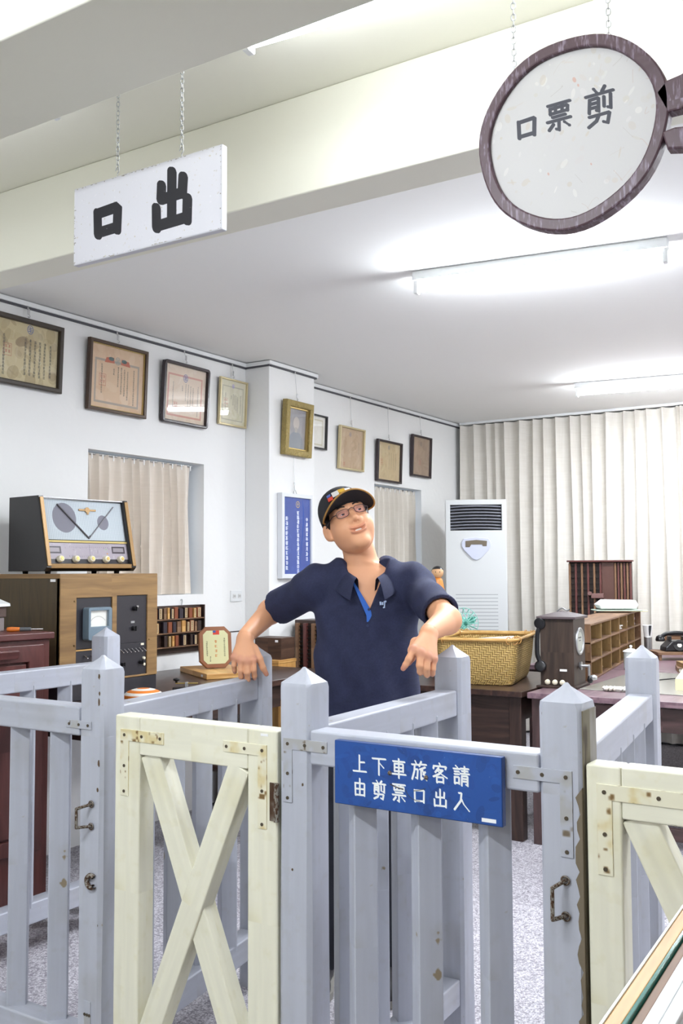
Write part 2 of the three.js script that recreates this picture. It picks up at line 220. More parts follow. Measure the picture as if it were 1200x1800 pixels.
{
  const s = thing('ticket_punch_sign', 'round white sign with purple-brown rim and punch handles hanging on chains', 'sign', [-0.603, 2.094, 1.76]); s.scale.setScalar(0.88);
  const R = 0.211, r = 0.184, cy = R, ring = (q, a0 = 0, a1 = Math.PI * 2, n = 64) => Array.from({ length: n + 1 }, (_, i) => { const a = a0 + (a1 - a0) * i / n; const wob = 1 + 0.012 * Math.sin(a * 3 + 0.4) + 0.006 * Math.sin(a * 7); return [Math.cos(a) * q * wob, Math.sin(a) * q * wob]; });
  const rim = std({ color: 0xffffff, map: texture(256, (u, v) => { const n = fbm(u * 10, v * 60, 64, 4); return mix([78, 54, 62], [150, 138, 156], step(0.5, 0.8, n) * 0.75); }), roughness: 0.45, bumpMap: paintBump, bumpScale: 0.002 }); rim.map.repeat.set(4, 4);
  const o = ring(R); o.pop(); const inn = ring(r); inn.pop();
  mesh('rim', uvm(extrude(o, 0.026, 0.004, [inn.reverse()])), rim, s, [0, cy, -0.013]);
  mesh('handle', uvm(extrude([[0.185, 0.035], [0.205, 0.055], [0.235, 0.06], [0.3, 0.083], [0.42, 0.1], [0.5, 0.098], [0.5, 0.062], [0.42, 0.055], [0.32, 0.03], [0.262, 0.0], [0.236, -0.012], [0.206, -0.012]], 0.026, 0.004)), rim, s, [0, cy, -0.013]);
  mesh('handle', uvm(extrude([[0.196, -0.05], [0.222, -0.046], [0.25, -0.05], [0.3, -0.063], [0.42, -0.1], [0.5, -0.132], [0.495, -0.165], [0.4, -0.135], [0.3, -0.108], [0.24, -0.095], [0.206, -0.088]], 0.026, 0.004)), rim, s, [0, cy, -0.013]);
  mesh('panel', extrude(ring(r + 0.004), 0.012), std({ color: 0xcecccb, roughness: 0.6 }), s, [0, cy, -0.006]);
  const tex = canvas(900, 900, (g, W) => {
    g.fillStyle = '#cecccb'; g.fillRect(0, 0, W, W); speckle(g, W, W, 120, ['#c9c0b3', '#cdc6bd', '#e2dfdb'], 6, 30);
    for (let i = 0; i < 26; i++) { g.strokeStyle = ['#b9a79c', '#c4a79c', '#a9a09a'][i % 3]; g.globalAlpha = 0.35; g.lineWidth = rr(1, 5); g.beginPath(); const x = rnd() * W, y = rnd() * W; g.moveTo(x, y); g.quadraticCurveTo(x + rr(-40, 40), y + rr(-40, 40), x + rr(-70, 70), y + rr(-70, 70)); g.stroke(); }
    g.globalAlpha = 1; g.fillStyle = '#c8907f'; for (const [x, y, q] of [[480, 170, 9], [330, 640, 5], [500, 205, 5], [560, 640, 4]]) { g.globalAlpha = 0.6; g.beginPath(); g.ellipse(x, y, q, q * 1.8, -0.4, 0, 7); g.fill(); } g.globalAlpha = 1;
    g.fillStyle = g.strokeStyle = '#33343f'; glyph(g, '口', 138, 282, 150, 150, 17); glyph(g, '票', 318, 262, 150, 160, 14); glyph(g, '剪', 525, 245, 170, 205, 14);
  });
  const face = new THREE.CircleGeometry(r + 0.002, 64); mesh('lettering', face, printMat(tex, 0.55), s, [0, cy, 0.0068]);
  for (const x of [-0.128, 0.087]) chain(s, x, cy + Math.sqrt(R * R - x * x) - 0.006, 0.857);
}
// ---------------------------------------------------------------- ticket gate fence
const postGeo = (h, s = 0.09, seed = 1) => { // square post, eased corners, pyramid head
  const sh = h - 0.036, c = 0.009, k = s / 2, oct = (f, cc) => [[k - cc, k], [k, k - cc], [k, -k + cc], [k - cc, -k], [-k + cc, -k], [-k, -k + cc], [-k, k - cc], [-k + cc, k]].map(([x, z]) => [x * f, z * f]);
  const rings = [[0, 1, c], [0.3, 1, c], [0.6, 1, c], [0.9, 1, c], [sh - 0.012, 1, c], [sh, 0.97, c * 1.2], [h - 0.008, 0.22, c * 2.2], [h, 0.05, c * 2]], pos = [];
  const R = rings.map(([y, f, cc], j) => oct(f, cc).map(([x, z], i) => [x + 0.0012 * Math.sin(seed * 7 + i * 2.3 + j * 1.7), y, z + 0.0012 * Math.cos(seed * 5 + i * 1.9 + j * 2.1)]));
  for (let j = 0; j < R.length - 1; j++) for (let i = 0; i < 8; i++) { const a = R[j][i], b = R[j][(i + 1) % 8], c2 = R[j + 1][(i + 1) % 8], d = R[j + 1][i]; pos.push(...a, ...b, ...c2, ...a, ...c2, ...d); }
  const top = R[R.length - 1]; for (let i = 1; i < 7; i++) pos.push(...top[0], ...top[i], ...top[i + 1]);
  const g = new THREE.BufferGeometry(); g.setAttribute('position', new THREE.BufferAttribute(new Float32Array(pos), 3));
  return uvm(toCreasedNormals(g, 0.6), 1);
};
// horizontal rail between two ground points
function rail(parent, name, a, b, y0, y1, thick, mat) {
  const dx = b[0] - a[0], dz = -(b[1] - a[1]), l = Math.hypot(dx, dz); return mesh(name, box(l, y1 - y0, thick, 0.006), mat, parent, [(a[0] + b[0]) / 2, (y0 + y1) / 2, -(a[1] + b[1]) / 2], [0, Math.atan2(-dz, dx), 0]);
}
const slatGeo = box(0.056, 0.84, 0.056, 0.004);
function slats(parent, a, b, n, off, turn) { for (let i = 0; i < n; i++) { const t = (i + off) / (n - 1 + 2 * off); mesh('slat', slatGeo, i % 3 === 1 ? M.paintWorn2 : M.paint, parent, [a[0] + (b[0] - a[0]) * t, 0.6, -(a[1] + (b[1] - a[1]) * t)], [0, turn + Math.PI / 4, 0]); } }
M.paintWorn2 = M.paint.clone(); M.paintWorn2.map = M.paint.map.clone(); M.paintWorn2.map.offset.set(0.37, 0.61);
// flat corner plate let into the wood, with screw heads; sx, sy give the direction of the two arms
function cornerPlate(parent, x, y, z, sx, sy, lx, ly, w, mat) {
  const pts = [[0, 0], [lx * sx, 0], [lx * sx, -w], [w * sx, -w], [w * sx, -ly], [0, -ly]]; const g = uvm(extrude(pts, 0.0025, 0.0006));
  const p = mesh('corner_plate', g, mat, parent, [x, y, z]); const sc = []; for (const [a, b] of [[w / 2, w / 2], [lx * 0.5, w / 2], [lx - w * 0.4, w / 2], [w / 2, ly * 0.55], [w / 2, ly - w * 0.4]]) { const c = cyl(0.0042, 0.0042, 0.002, 10); c.rotateX(Math.PI / 2); c.translate(a * sx, -b, 0.0035); sc.push(c); } mesh('screw', merge(sc), M.screw, p); return p;
}
function strapPlate(parent, x0, x1, y, z, w, mat) { const p = mesh('strap_plate', uvm(box(x1 - x0, w, 0.003, 0.0008)), mat, parent, [(x0 + x1) / 2, y, z]); const sc = []; for (const t of [-0.36, 0.02, 0.38]) { const c = cyl(0.004, 0.004, 0.002, 10); c.rotateX(Math.PI / 2); c.translate(t * (x1 - x0), 0, 0.0024); sc.push(c); } mesh('screw', merge(sc), M.screw, p); }
function pullHandle(parent, x, y0, y1, z) {
  const g = rods([[0.008, y1, 0], [-0.004, y1 - 0.006, 0.045], [-0.004, y0 + 0.004, 0.045], [0.008, y0, 0]], 0.0042, 8); const p = mesh('pull_handle', g, M.rust, parent, [x, 0, z]);
  for (const y of [y0, y1]) { const e = new THREE.TorusGeometry(0.008, 0.0022, 6, 14); mesh('eyelet', e, M.rust, p, [0.008, y, 0.004]); }
}
const FZ = -1.905, PD = 1.95, RT = [0.998, 1.078], RB = [0.12, 0.2];
function fenceUnit(label, P, Rr, frontSlats, frontOff, rearH) { // P: front posts, Rr: rear posts
  const f = thing('ticket_fence', label, 'fence', [(P[0][0] + P[1][0]) / 2, 0, PD], 0, 'grey ticket fences'), b = f.position, L = (q) => [q[0] - b.x, q[1] + b.z];
  P.forEach((q, i) => mesh('post', postGeo(1.22, 0.09, i + 2), M.paint, f, [L(q)[0], 0, -L(q)[1]]));
  Rr.forEach((q, i) => mesh('post', postGeo(rearH[i], 0.09, i + 5), M.paint, f, [L(q)[0], 0, -L(q)[1]], [0, Math.atan2(-(q[0] - P[i][0]), q[1] - P[i][1]), 0]));
  const z = 0.04, fr = (q, s) => [L(q)[0] + s * 0.045, L(q)[1]];
  const a = fr(P[0], 1), c = fr(P[1], -1); a[1] = c[1] = PD + b.z - 0.045 + 0.035;
  rail(f, 'top_rail', a, c, ...RT, 0.07, M.paint); rail(f, 'bottom_rail', a, c, ...RB, 0.07, M.paint); slats(f, [a[0], 0], [c[0], 0], frontSlats, frontOff, 0);
  Rr.forEach((q, i) => { const u = L(P[i]), v = L(q), l = Math.hypot(v[0] - u[0], v[1] - u[1]), e = [(v[0] - u[0]) / l * 0.046, (v[1] - u[1]) / l * 0.046], A = [u[0] + e[0], u[1] + e[1]], B = [v[0] - e[0], v[1] - e[1]];
    rail(f, 'top_rail', A, B, ...RT, 0.07, M.paint); rail(f, 'bottom_rail', A, B, ...RB, 0.07, M.paint); slats(f, A, B, 4, 0.95, Math.atan2(B[1] - A[1], B[0] - A[0])); });
  return f;
}
const fenceA = fenceUnit('grey painted picket fence with pyramid-topped posts beside the radio', [[-3.06, PD], [-2.04, PD]], [[-3.06, 2.94], [-2.165, 2.81]], 5, 0.72, [1.22, 1.185]);
const fenceB = fenceUnit('grey painted picket fence carrying the blue notice board', [[-1.355, PD], [-0.7, PD]], [[-1.386, 2.82], [-0.846, 3.03]], 3, 0.72, [1.215, 1.22]);
{
  const A = fenceA.position, B = fenceB.position, zf = 0.045 + 0.0012;
  strapPlate(fenceA, -2.135 - A.x, -2.035 - A.x, 1.03, zf, 0.022, M.plateGrey); pullHandle(fenceA, -2.038 - A.x, 0.76, 0.82, 0.045);
  const k = new THREE.TorusGeometry(0.016, 0.007, 8, 18, 4.6); mesh('latch_hook', k, M.rust, fenceA, [-2.024 - A.x, 0.615, 0.052], [0, 0, 0.9]);
  strapPlate(fenceA, -2.05 - A.x, -2.026 - A.x, 0.26, zf, 0.07, M.plateGrey);
  cornerPlate(fenceB, -1.385 - B.x, 1.055, zf - 0.002, 1, -1, 0.125, 0.15, 0.026, M.plateGrey); cornerPlate(fenceB, -0.675 - B.x, 1.05, zf - 0.002, -1, -1, 0.125, 0.17, 0.026, M.plateGrey);
  pullHandle(fenceB, -0.7 - B.x, 0.765, 0.835, 0.045);
  mesh('worn_face', uvm(box(0.003, 1.1, 0.082, 0.001)), std({ color: 0xffffff, map: texture(256, (u, v) => { const n = fbm(u * 10, v * 4, 16, 4), m = fbm(u * 50, v * 8, 64, 3); return mix(mix([112, 104, 84], [150, 146, 140], step(0.45, 0.7, n)), [70, 60, 46], step(0.6, 0.75, m)); }), roughness: 0.8 }), fenceB, [-0.654 - B.x, 0.62, 0]);
  { const chipMat = std({ color: 0xa48458, roughness: 0.9 }), chipDark = std({ color: 0x5d4a36, roughness: 0.9 }), chipAt = (f, x, y, w, h, m) => { const p = []; for (let i = 0; i < 9; i++) { const a = i / 9 * 6.283, q = rr(0.65, 1.1); p.push([Math.cos(a) * w * q, Math.sin(a) * h * q]); } mesh('paint_chip', extrude(p, 0.0012), m, f, [x - f.position.x, y, 0.0443]); };
    chipAt(fenceB, -1.39, 1.135, 0.005, 0.018, chipMat); for (const [x, y, h] of [[-2.008, 1.165, 0.008], [-2.006, 1.12, 0.007], [-2.007, 1.096, 0.012], [-2.006, 0.93, 0.01], [-2.01, 0.86, 0.006], [-2.007, 0.5, 0.009]]) chipAt(fenceA, x, y, 0.004, h, chipDark); for (const [x, y] of [[-0.735, 1.16], [-0.69, 0.62], [-1.36, 0.75], [-1.33, 0.95]]) chipAt(fenceB, x, y, 0.0025, 0.004, chipDark); }
  // splintered right edge of the post beside the second gate: a ragged strip of bare, split wood
  const pts = [[0, 1.02]]; for (let y = 1.0; y > 0.52; y -= 0.016) pts.push([-rr(0.004, 0.017), y]); pts.push([0, 0.5]);
  mesh('split_wood', uvm(extrude(pts.reverse(), 0.006, 0.0015)), std({ color: 0x756a58, roughness: 0.9, bumpMap: paintBump, bumpScale: 0.004 }), fenceB, [-0.654 - B.x, 0, 0.0425]);
}
{ const f = thing('gate_post', 'single grey gate post on the far side of the second cream gate', 'post', [-0.048, 0, PD]); mesh('post', postGeo(1.22, 0.09, 9), M.paint, f); mesh('foot_block', box(0.16, 0.05, 0.16, 0.006), M.paint, f, [0, 0.025, 0]); }
function gate(label, x0, x1, hingeRight, sw = 0.09, arm = 0.155) {
  const f = thing('ticket_gate', label, 'gate', [(x0 + x1) / 2, 0, 1.935], 0, 'cream ticket gates'), w = x1 - x0, y0 = 0.148, y1 = 1.068, t = 0.058;
  for (const s of [-1, 1]) mesh('stile', box(sw, y1 - y0, t, 0.005), M.gate, f, [s * (w - sw) / 2, (y0 + y1) / 2, 0]);
  mesh('top_rail', box(w - 2 * sw, 0.1, t, 0.004), M.gate, f, [0, y1 - 0.05, 0]); mesh('bottom_rail', box(w - 2 * sw, 0.1, t, 0.004), M.gate, f, [0, y0 + 0.05, 0]);
  const iw = w - 2 * sw + 0.02, ih = y1 - y0 - 0.2 + 0.03, bw = 0.066, len = Math.hypot(iw, ih) - 0.05, ang = Math.atan2(iw - bw, ih), cy = (y0 + y1) / 2;
  mesh('brace', box(bw, len, 0.05, 0.004), M.gate, f, [0, cy, -0.004], [0, 0, ang]); mesh('brace', box(bw, len, 0.05, 0.004), M.gate, f, [0, cy, 0.004], [0, 0, -ang]);
  cornerPlate(f, -w / 2 + 0.022, y1 - 0.036, t / 2 - 0.0005, 1, -1, arm, 0.175, 0.03, M.plate); cornerPlate(f, w / 2 - 0.03, y1 - 0.036, t / 2 - 0.0005, -1, -1, 0.135, 0.2, 0.027, M.plate);
  mesh('price_sticker', box(0.022, 0.006, 0.0008, 0), M.white, f, [w / 2 - 0.038, y1 - 0.012, t / 2 + 0.0005]);
  for (const y of [0.9, 0.3]) { const h = mesh('hinge', merge([at(cyl(0.007, 0.007, 0.09, 10), 0, 0, 0), at(box(0.02, 0.09, 0.003, 0), -0.011 * (hingeRight ? 1 : -1), 0, -0.002)]), M.rust, f, [(hingeRight ? 1 : -1) * (w / 2 + 0.001), y, t / 2 + 0.004]); }
  return f;
}
gate('cream gate with an X brace left of the blue notice board', -1.946, -1.405, true);
gate('cream gate with an X brace beside the glass showcase', -0.648, -0.1, true, 0.07, 0.24);
{
  const s = thing('notice_board', 'blue board with two rows of white characters on the fence rail', 'sign', [-1.021, 0.925, 1.892]); const w = 0.41, h = 0.142, t = 0.018;
  mesh('board', box(w, h, t, 0.002), std({ color: 0x1c3f7d, roughness: 0.45 }), s, [0, h / 2, 0]);
  const tex = canvas(1200, 416, (g, W, Hh) => {
    g.fillStyle = '#1d4b95'; g.fillRect(0, 0, W, Hh); speckle(g, W, Hh, 150, ['#1a4188', '#2254a2', '#173a78'], 8, 60); speckle(g, W, Hh, 50, ['#8a9ab5', '#0f2c5e'], 1, 4);
    g.fillStyle = g.strokeStyle = '#f0f1ee'; [...'上下車旅客請'].forEach((c, i) => glyph(g, c, 138 + i * 148, 72, 112, 128, 9.5)); [...'由剪票口出入'].forEach((c, i) => glyph(g, c, 138 + i * 148, 232, 112, 124, 9.5));
    g.strokeStyle = '#3a2f24'; g.lineWidth = 7; g.beginPath(); g.moveTo(425, 246); g.quadraticCurveTo(470, 262, 520, 268); g.stroke(); g.globalAlpha = 0.5; g.beginPath(); g.moveTo(600, 268); g.quadraticCurveTo(640, 262, 680, 246); g.moveTo(540, 270); g.quadraticCurveTo(560, 330, 640, 330); g.stroke(); g.globalAlpha = 1;
    g.fillStyle = '#f4f4f4'; g.fillRect(1068, 378, 96, 24);
  });
  mesh('lettering', new THREE.PlaneGeometry(w - 0.004, h - 0.004), printMat(tex, 0.45), s, [0, h / 2, t / 2 + 0.0006]);
  for (const x of [-0.06, 0.03]) { const c = new THREE.SphereGeometry(0.005, 10, 6); mesh('nail', c, M.rust, s, [x, 0.083, t / 2 + 0.001]); }
}
// ---------------------------------------------------------------- pictures on the left wall
function certificate(o) { // an aged document: stained sheet, printed border, columns of illegible print, an emblem, a red seal
  return canvas(512, Math.round(512 * o.h / o.w), (g, W, Hh) => {
    g.fillStyle = o.sheet; g.fillRect(0, 0, W, Hh); speckle(g, W, Hh, 60, o.stains ?? ['#d2b58d', '#e2c9a4'], 10, o.stainSize ?? 60);
    if (o.border) { g.strokeStyle = o.border; g.lineWidth = W * 0.03; g.globalAlpha = 0.75; g.strokeRect(W * 0.1, Hh * (o.bt ?? 0.24), W * 0.8, Hh * (0.9 - (o.bt ?? 0.24))); g.globalAlpha = 1; }
    g.strokeStyle = o.ink ?? '#4a4238'; g.globalAlpha = o.inkAlpha ?? 0.7;
    const s = W * (o.size ?? 0.028); (o.cols ?? [[0.8, 0.3, 16], [0.68, 0.34, 13], [0.62, 0.32, 12], [0.56, 0.3, 12], [0.5, 0.3, 9], [0.42, 0.34, 3], [0.2, 0.3, 13]]).forEach(([x, y, n]) => column(g, W * x, Hh * y, n, s)); g.globalAlpha = 1;
    if (o.seal) { g.strokeStyle = '#b5604e'; g.globalAlpha = 0.55; g.lineWidth = 4; const [x, y, q] = o.seal; g.strokeRect(W * x, Hh * y, W * q, W * q * 1.3); for (let i = 0; i < 4; i++) smudge(g, W * (x + q * 0.12 + (i % 2) * q * 0.42), Hh * y + W * q * (0.12 + (i >> 1) * 0.55), W * q * 0.36, 3); g.globalAlpha = 1; }
    if (o.flags) for (const s2 of [-1, 1]) { g.fillStyle = '#c4694f'; g.beginPath(); g.moveTo(W * (0.5 + s2 * 0.06), Hh * 0.26); g.lineTo(W * (0.5 + s2 * 0.24), Hh * 0.27); g.lineTo(W * (0.5 + s2 * 0.21), Hh * 0.19); g.lineTo(W * (0.5 + s2 * 0.07), Hh * 0.17); g.fill(); g.fillStyle = '#4f6a68'; g.beginPath(); g.ellipse(W * (0.5 + s2 * 0.12), Hh * 0.2, W * 0.05, Hh * 0.03, 0, 0, 7); g.fill(); }
    if (o.emblem) { const [x, y, q, c] = o.emblem; g.fillStyle = g.strokeStyle = c; g.lineWidth = W * q * 0.16; g.beginPath(); g.ellipse(W * x, Hh * y, W * q * 0.85, W * q, 0, 0, 7); g.stroke(); for (const k of [-0.4, 0, 0.4]) { g.beginPath(); g.moveTo(W * (x - q * 0.6), Hh * y + W * q * k); g.lineTo(W * (x + q * 0.6), Hh * y + W * q * k); g.stroke(); } g.beginPath(); g.moveTo(W * x, Hh * y - W * q * 0.7); g.lineTo(W * x, Hh * y + W * q * 0.7); g.stroke(); }
    if (o.extra) o.extra(g, W, Hh);
  });
}
function picture(name, label, o) { // o: wall x, d0, d1, y0, y1, frame width and depth, material, print options, tilt
  const w = o.d1 - o.d0, h = o.y1 - o.y0, fw = o.fw, depth = o.depth ?? 0.02, tilt = o.tilt ?? 0.04, off = Math.sin(tilt) * h + 0.004;
  const t = thing(name, label, o.category ?? 'picture', [(o.x ?? XL) + 0.004, o.y0, (o.d0 + o.d1) / 2], Math.PI / 2, 'framed pictures along the wall');
  const b = new THREE.Group(); b.name = 'picture_body'; // leans out from its hanging wire
  const lean = (m, x, y, z) => { m.rotation.x = tilt; m.position.set(x, y * Math.cos(tilt) - z * Math.sin(tilt), y * Math.sin(tilt) + z * Math.cos(tilt)); };
  lean(mesh('frame', uvm(extrude(o.round ? roundRect(w, h, o.round) : rect(-w / 2, 0, w / 2, h), depth, Math.min(0.006, fw / 4), [rect(-w / 2 + fw, fw, w / 2 - fw, h - fw).reverse()])), o.mat, t), 0, 0, 0.006);
  if (o.lip) lean(mesh('gilt_slip', uvm(extrude(rect(-w / 2 + fw - 0.001, fw - 0.001, w / 2 - fw + 0.001, h - fw + 0.001), depth * 0.6, 0.001, [rect(-w / 2 + fw + o.lip, fw + o.lip, w / 2 - fw - o.lip, h - fw - o.lip).reverse()])), o.lipMat, t), 0, 0, 0.006);
  lean(mesh('print', new THREE.PlaneGeometry(w - 2 * fw + 0.002, h - 2 * fw + 0.002), printMat(certificate({ w: w - 2 * fw, h: h - 2 * fw, ...o.print }), 0.85), t), 0, h / 2, 0.01);
  lean(mesh('backing', box(w - 0.01, h - 0.01, 0.005, 0), M.walnut, t), 0, h / 2, 0.004);
  if (!o.noGlass) lean(mesh('glass', box(w - 2 * fw + 0.002, h - 2 * fw + 0.002, 0.002, 0), M.glass, t), 0, h / 2, 0.006 + depth * 0.55);
  const topY = h * Math.cos(tilt), topZ = h * Math.sin(tilt) + 0.006, ry = 2.812 - o.y0;
  mesh('hanging_wire', rods([[0, ry, 0.012], [0, topY + 0.035, topZ]], 0.0012, 5), M.steel, t);
  mesh('hanging_hook', merge([at(box(0.012, 0.03, 0.008, 0.002), 0, topY + 0.04, topZ), tube([[0, topY + 0.03, topZ], [0.006, topY + 0.018, topZ + 0.004], [0, topY + 0.008, topZ + 0.006], [-0.006, topY + 0.014, topZ + 0.004]], 0.0022, 14, 6), at(box(0.012, 0.014, 0.01, 0.002), 0, ry - 0.004, 0.012)]), M.chrome, t);
  return t;
}
const roundRect = (w, h, r) => { const p = []; for (const [cx, cy, a] of [[w / 2 - r, r, -Math.PI / 2], [w / 2 - r, h - r, 0], [-w / 2 + r, h - r, Math.PI / 2], [-w / 2 + r, r, Math.PI]]) for (let i = 0; i <= 6; i++) p.push([cx + Math.cos(a + i / 6 * Math.PI / 2) * r, cy + Math.sin(a + i / 6 * Math.PI / 2) * r]); return p; };
const frameDark = std({ color: 0x33291f, roughness: 0.4 }), frameBrown = std({ color: 0x4a3526, roughness: 0.35 }), framePlum = std({ color: 0x33272b, roughness: 0.25 }), gilt = std({ color: 0xb59d62, metalness: 0.65, roughness: 0.4 }), champagne = std({ color: 0xcdbf98, metalness: 0.5, roughness: 0.4 });
picture('framed_certificate', 'stained yellowed certificate in a wide dark frame, first along the rail', { d0: 3.07, d1: 3.507, y0: 2.396, y1: 2.75, fw: 0.026, mat: frameDark, print: { sheet: '#cdbf95', stains: ['#a8946a', '#b7a478', '#d8cfae', '#8f7a5c'], stainSize: 80, ink: '#3b382f', size: 0.04, emblem: [0.53, 0.09, 0.055, '#4c63a0'], cols: [[0.86, 0.28, 10], [0.76, 0.26, 11], [0.68, 0.26, 11], [0.6, 0.26, 11], [0.52, 0.25, 11], [0.44, 0.25, 11], [0.1, 0.25, 12]], seal: [0.12, 0.4, 0.12] } });
picture('framed_certificate', 'tan certificate with crossed flags and grey border in a brown frame', { d0: 3.69, d1: 4.14, y0: 2.345, y1: 2.741, fw: 0.02, mat: frameBrown, lip: 0.004, lipMat: gilt, print: { sheet: '#dcbf9e', stains: ['#d6b592', '#e4cbb0'], border: '#9c948c', bt: 0.24, flags: true, emblem: [0.5, 0.215, 0.05, '#8d9a98'], seal: [0.17, 0.46, 0.12], inkAlpha: 0.6 } });
picture('framed_certificate', 'pink-bordered certificate in a round-cornered dark frame with shiny glass', { d0: 4.274, d1: 4.688, y0: 2.351, y1: 2.728, fw: 0.02, round: 0.022, mat: framePlum, tilt: 0.058, print: { sheet: '#e6d5c2', stains: ['#dfcbb6', '#efe3d4'], border: '#cf8f80', bt: 0.17, emblem: [0.5, 0.2, 0.06, '#5d6fa6'], seal: [0.24, 0.66, 0.08], inkAlpha: 0.5, ink: '#6a6258' } });
picture('framed_certificate', 'pale certificate in a thin champagne frame next to the pilaster', { d0: 4.807, d1: 5.09, y0: 2.404, y1: 2.712, fw: 0.012, depth: 0.014, mat: champagne, tilt: 0.05, print: { sheet: '#ddd8c0', stains: ['#e6e2cf', '#d0cba8'], border: '#b4b09a', bt: 0.14, emblem: [0.5, 0.12, 0.05, '#9a8fe0'], seal: [0.15, 0.42, 0.16], inkAlpha: 0.55 } });
picture('framed_portrait', 'ornate gilt frame with a small grey portrait print on the pilaster', { x: XL + 0.2, d0: 5.223, d1: 5.538, y0: 2.235, y1: 2.606, fw: 0.042, depth: 0.032, mat: std({ color: 0x9c8a55, metalness: 0.45, roughness: 0.5, bumpMap: texture(256, (u, v) => { const s = 255 * fbm(u * 30, v * 30, 32, 3); return [s, s, s]; }, false, 3), bumpScale: 0.008 }), lip: 0.01, lipMat: gilt, tilt: 0.06, print: { sheet: '#8f8d93', stains: ['#86848c', '#9a989c'], cols: [], extra: (g, W, Hh) => { g.fillStyle = '#77808c'; g.beginPath(); g.ellipse(W * 0.5, Hh * 0.86, W * 0.38, Hh * 0.3, 0, 0, 7); g.fill(); g.fillStyle = '#b9b1ab'; g.beginPath(); g.ellipse(W * 0.5, Hh * 0.36, W * 0.15, Hh * 0.15, 0, 0, 7); g.fill(); g.fillStyle = '#a49c98'; g.fillRect(W * 0.44, Hh * 0.46, W * 0.12, Hh * 0.12); } } });
picture('framed_certificate', 'white certificate in a thin black frame half hidden by the pilaster', { d0: 5.68, d1: 6.058, y0: 2.358, y1: 2.612, fw: 0.012, mat: std({ color: 0x232327, roughness: 0.35 }), print: { sheet: '#e9e7df', stains: ['#eeece4'], border: '#c9c3a8', bt: 0.12, cols: [[0.5, 0.3, 8]], inkAlpha: 0.3 } });
picture('framed_certificate', 'brown certificate in a pale gold frame past the pilaster', { d0: 6.226, d1: 6.592, y0: 2.239, y1: 2.574, fw: 0.014, mat: champagne, tilt: 0.05, print: { sheet: '#c3a98a', stains: ['#b89b7a', '#cdb598'], stainSize: 90, emblem: [0.45, 0.14, 0.05, '#7d7890'], cols: [[0.82, 0.3, 9]], inkAlpha: 0.4, seal: [0.2, 0.86, 0.06] } });
picture('framed_certificate', 'yellowed document in a dark frame above the far window', { d0: 6.798, d1: 7.204, y0: 2.188, y1: 2.532, fw: 0.018, mat: framePlum, print: { sheet: '#cdb78d', stains: ['#c2ab80', '#d8c6a0'], emblem: [0.5, 0.12, 0.045, '#6b6570'], cols: [[0.8, 0.25, 12], [0.7, 0.25, 12], [0.6, 0.25, 12], [0.5, 0.25, 12]], inkAlpha: 0.35, seal: [0.14, 0.45, 0.1] } });
picture('framed_certificate', 'dark brown document in a dark frame nearest the long curtain', { d0: 7.39, d1: 7.748, y0: 2.276, y1: 2.64, fw: 0.018, mat: framePlum, print: { sheet: '#a78f78', stains: ['#98806a', '#b39c86'], stainSize: 90, emblem: [0.5, 0.16, 0.06, '#5f554d'], cols: [[0.75, 0.4, 7]], inkAlpha: 0.3, seal: [0.4, 0.6, 0.1] } });
{
  const t = thing('safety_board', 'blue board with three columns of white characters on the pilaster', 'sign', [XL + 0.204, 1.405, 5.375], Math.PI / 2), w = 0.36, h = 0.57;
  mesh('frame', uvm(extrude(rect(-w / 2, 0, w / 2, h), 0.035, 0.003, [rect(-w / 2 + 0.03, 0.03, w / 2 - 0.018, h - 0.026).reverse()])), std({ color: 0xe2e5ea, roughness: 0.4, metalness: 0.1 }), t, [0, 0, 0.001]);
  const tex = canvas(512, 860, (g, W, Hh) => {
    g.fillStyle = '#3f559f'; g.fillRect(0, 0, W, Hh); speckle(g, W, Hh, 30, ['#4a60aa', '#3a4f98'], 20, 80);
    g.fillStyle = '#1f47a0'; g.beginPath(); g.moveTo(W * 0.7, 0); g.bezierCurveTo(W * 0.86, Hh * 0.2, W * 0.74, Hh * 0.45, W * 0.64, Hh * 0.8); g.lineTo(W * 0.6, Hh * 0.95); g.bezierCurveTo(W * 0.66, Hh * 0.6, W * 0.78, Hh * 0.3, W * 0.7, 0); g.fill();
    g.strokeStyle = g.fillStyle = '#b9a86a'; g.lineWidth = 8; g.beginPath(); g.arc(W * 0.54, Hh * 0.085, 34, 0, 7); g.stroke(); glyph(g, '中', W * 0.54 - 18, Hh * 0.085 - 20, 36, 40, 5, false);
    g.strokeStyle = g.fillStyle = '#dfe6f6'; const s = 47; column(g, W * 0.5, Hh * 0.17, 13, s, 1.08, 7); column(g, W * 0.08, Hh * 0.25, 11, s, 1.18, 7); glyph(g, '日', W * 0.5, Hh * 0.94, s, s, 7, false);
    [...'中 國 年 月 日'].forEach((c, i) => (c === ' ' ? smudge(g, W * 0.84, Hh * 0.25 + i * s * 1.2, s, 7) : glyph(g, c, W * 0.84, Hh * 0.25 + i * s * 1.2, s, s, 6, false)));
  });
  mesh('panel', box(w - 0.045, h - 0.05, 0.006, 0), std({ color: 0x3f559f }), t, [0.006, h / 2, 0.022]); mesh('lettering', new THREE.PlaneGeometry(w - 0.05, h - 0.058), printMat(tex, 0.25), t, [0.006, h / 2 + 0.002, 0.0256]);
  mesh('hanging_wire', rods([[0, 0.83, 0.006], [0, h + 0.08, 0.01]], 0.0012, 5), M.steel, t); mesh('hanging_hook', merge([rods([[0, h + 0.08, 0.01], [0, h + 0.03, 0.015]], 0.004, 8), tube([[-0.02, h, 0.015], [0, h + 0.03, 0.015], [0.02, h, 0.015]], 0.003, 14, 6)]), M.steel, t);
}
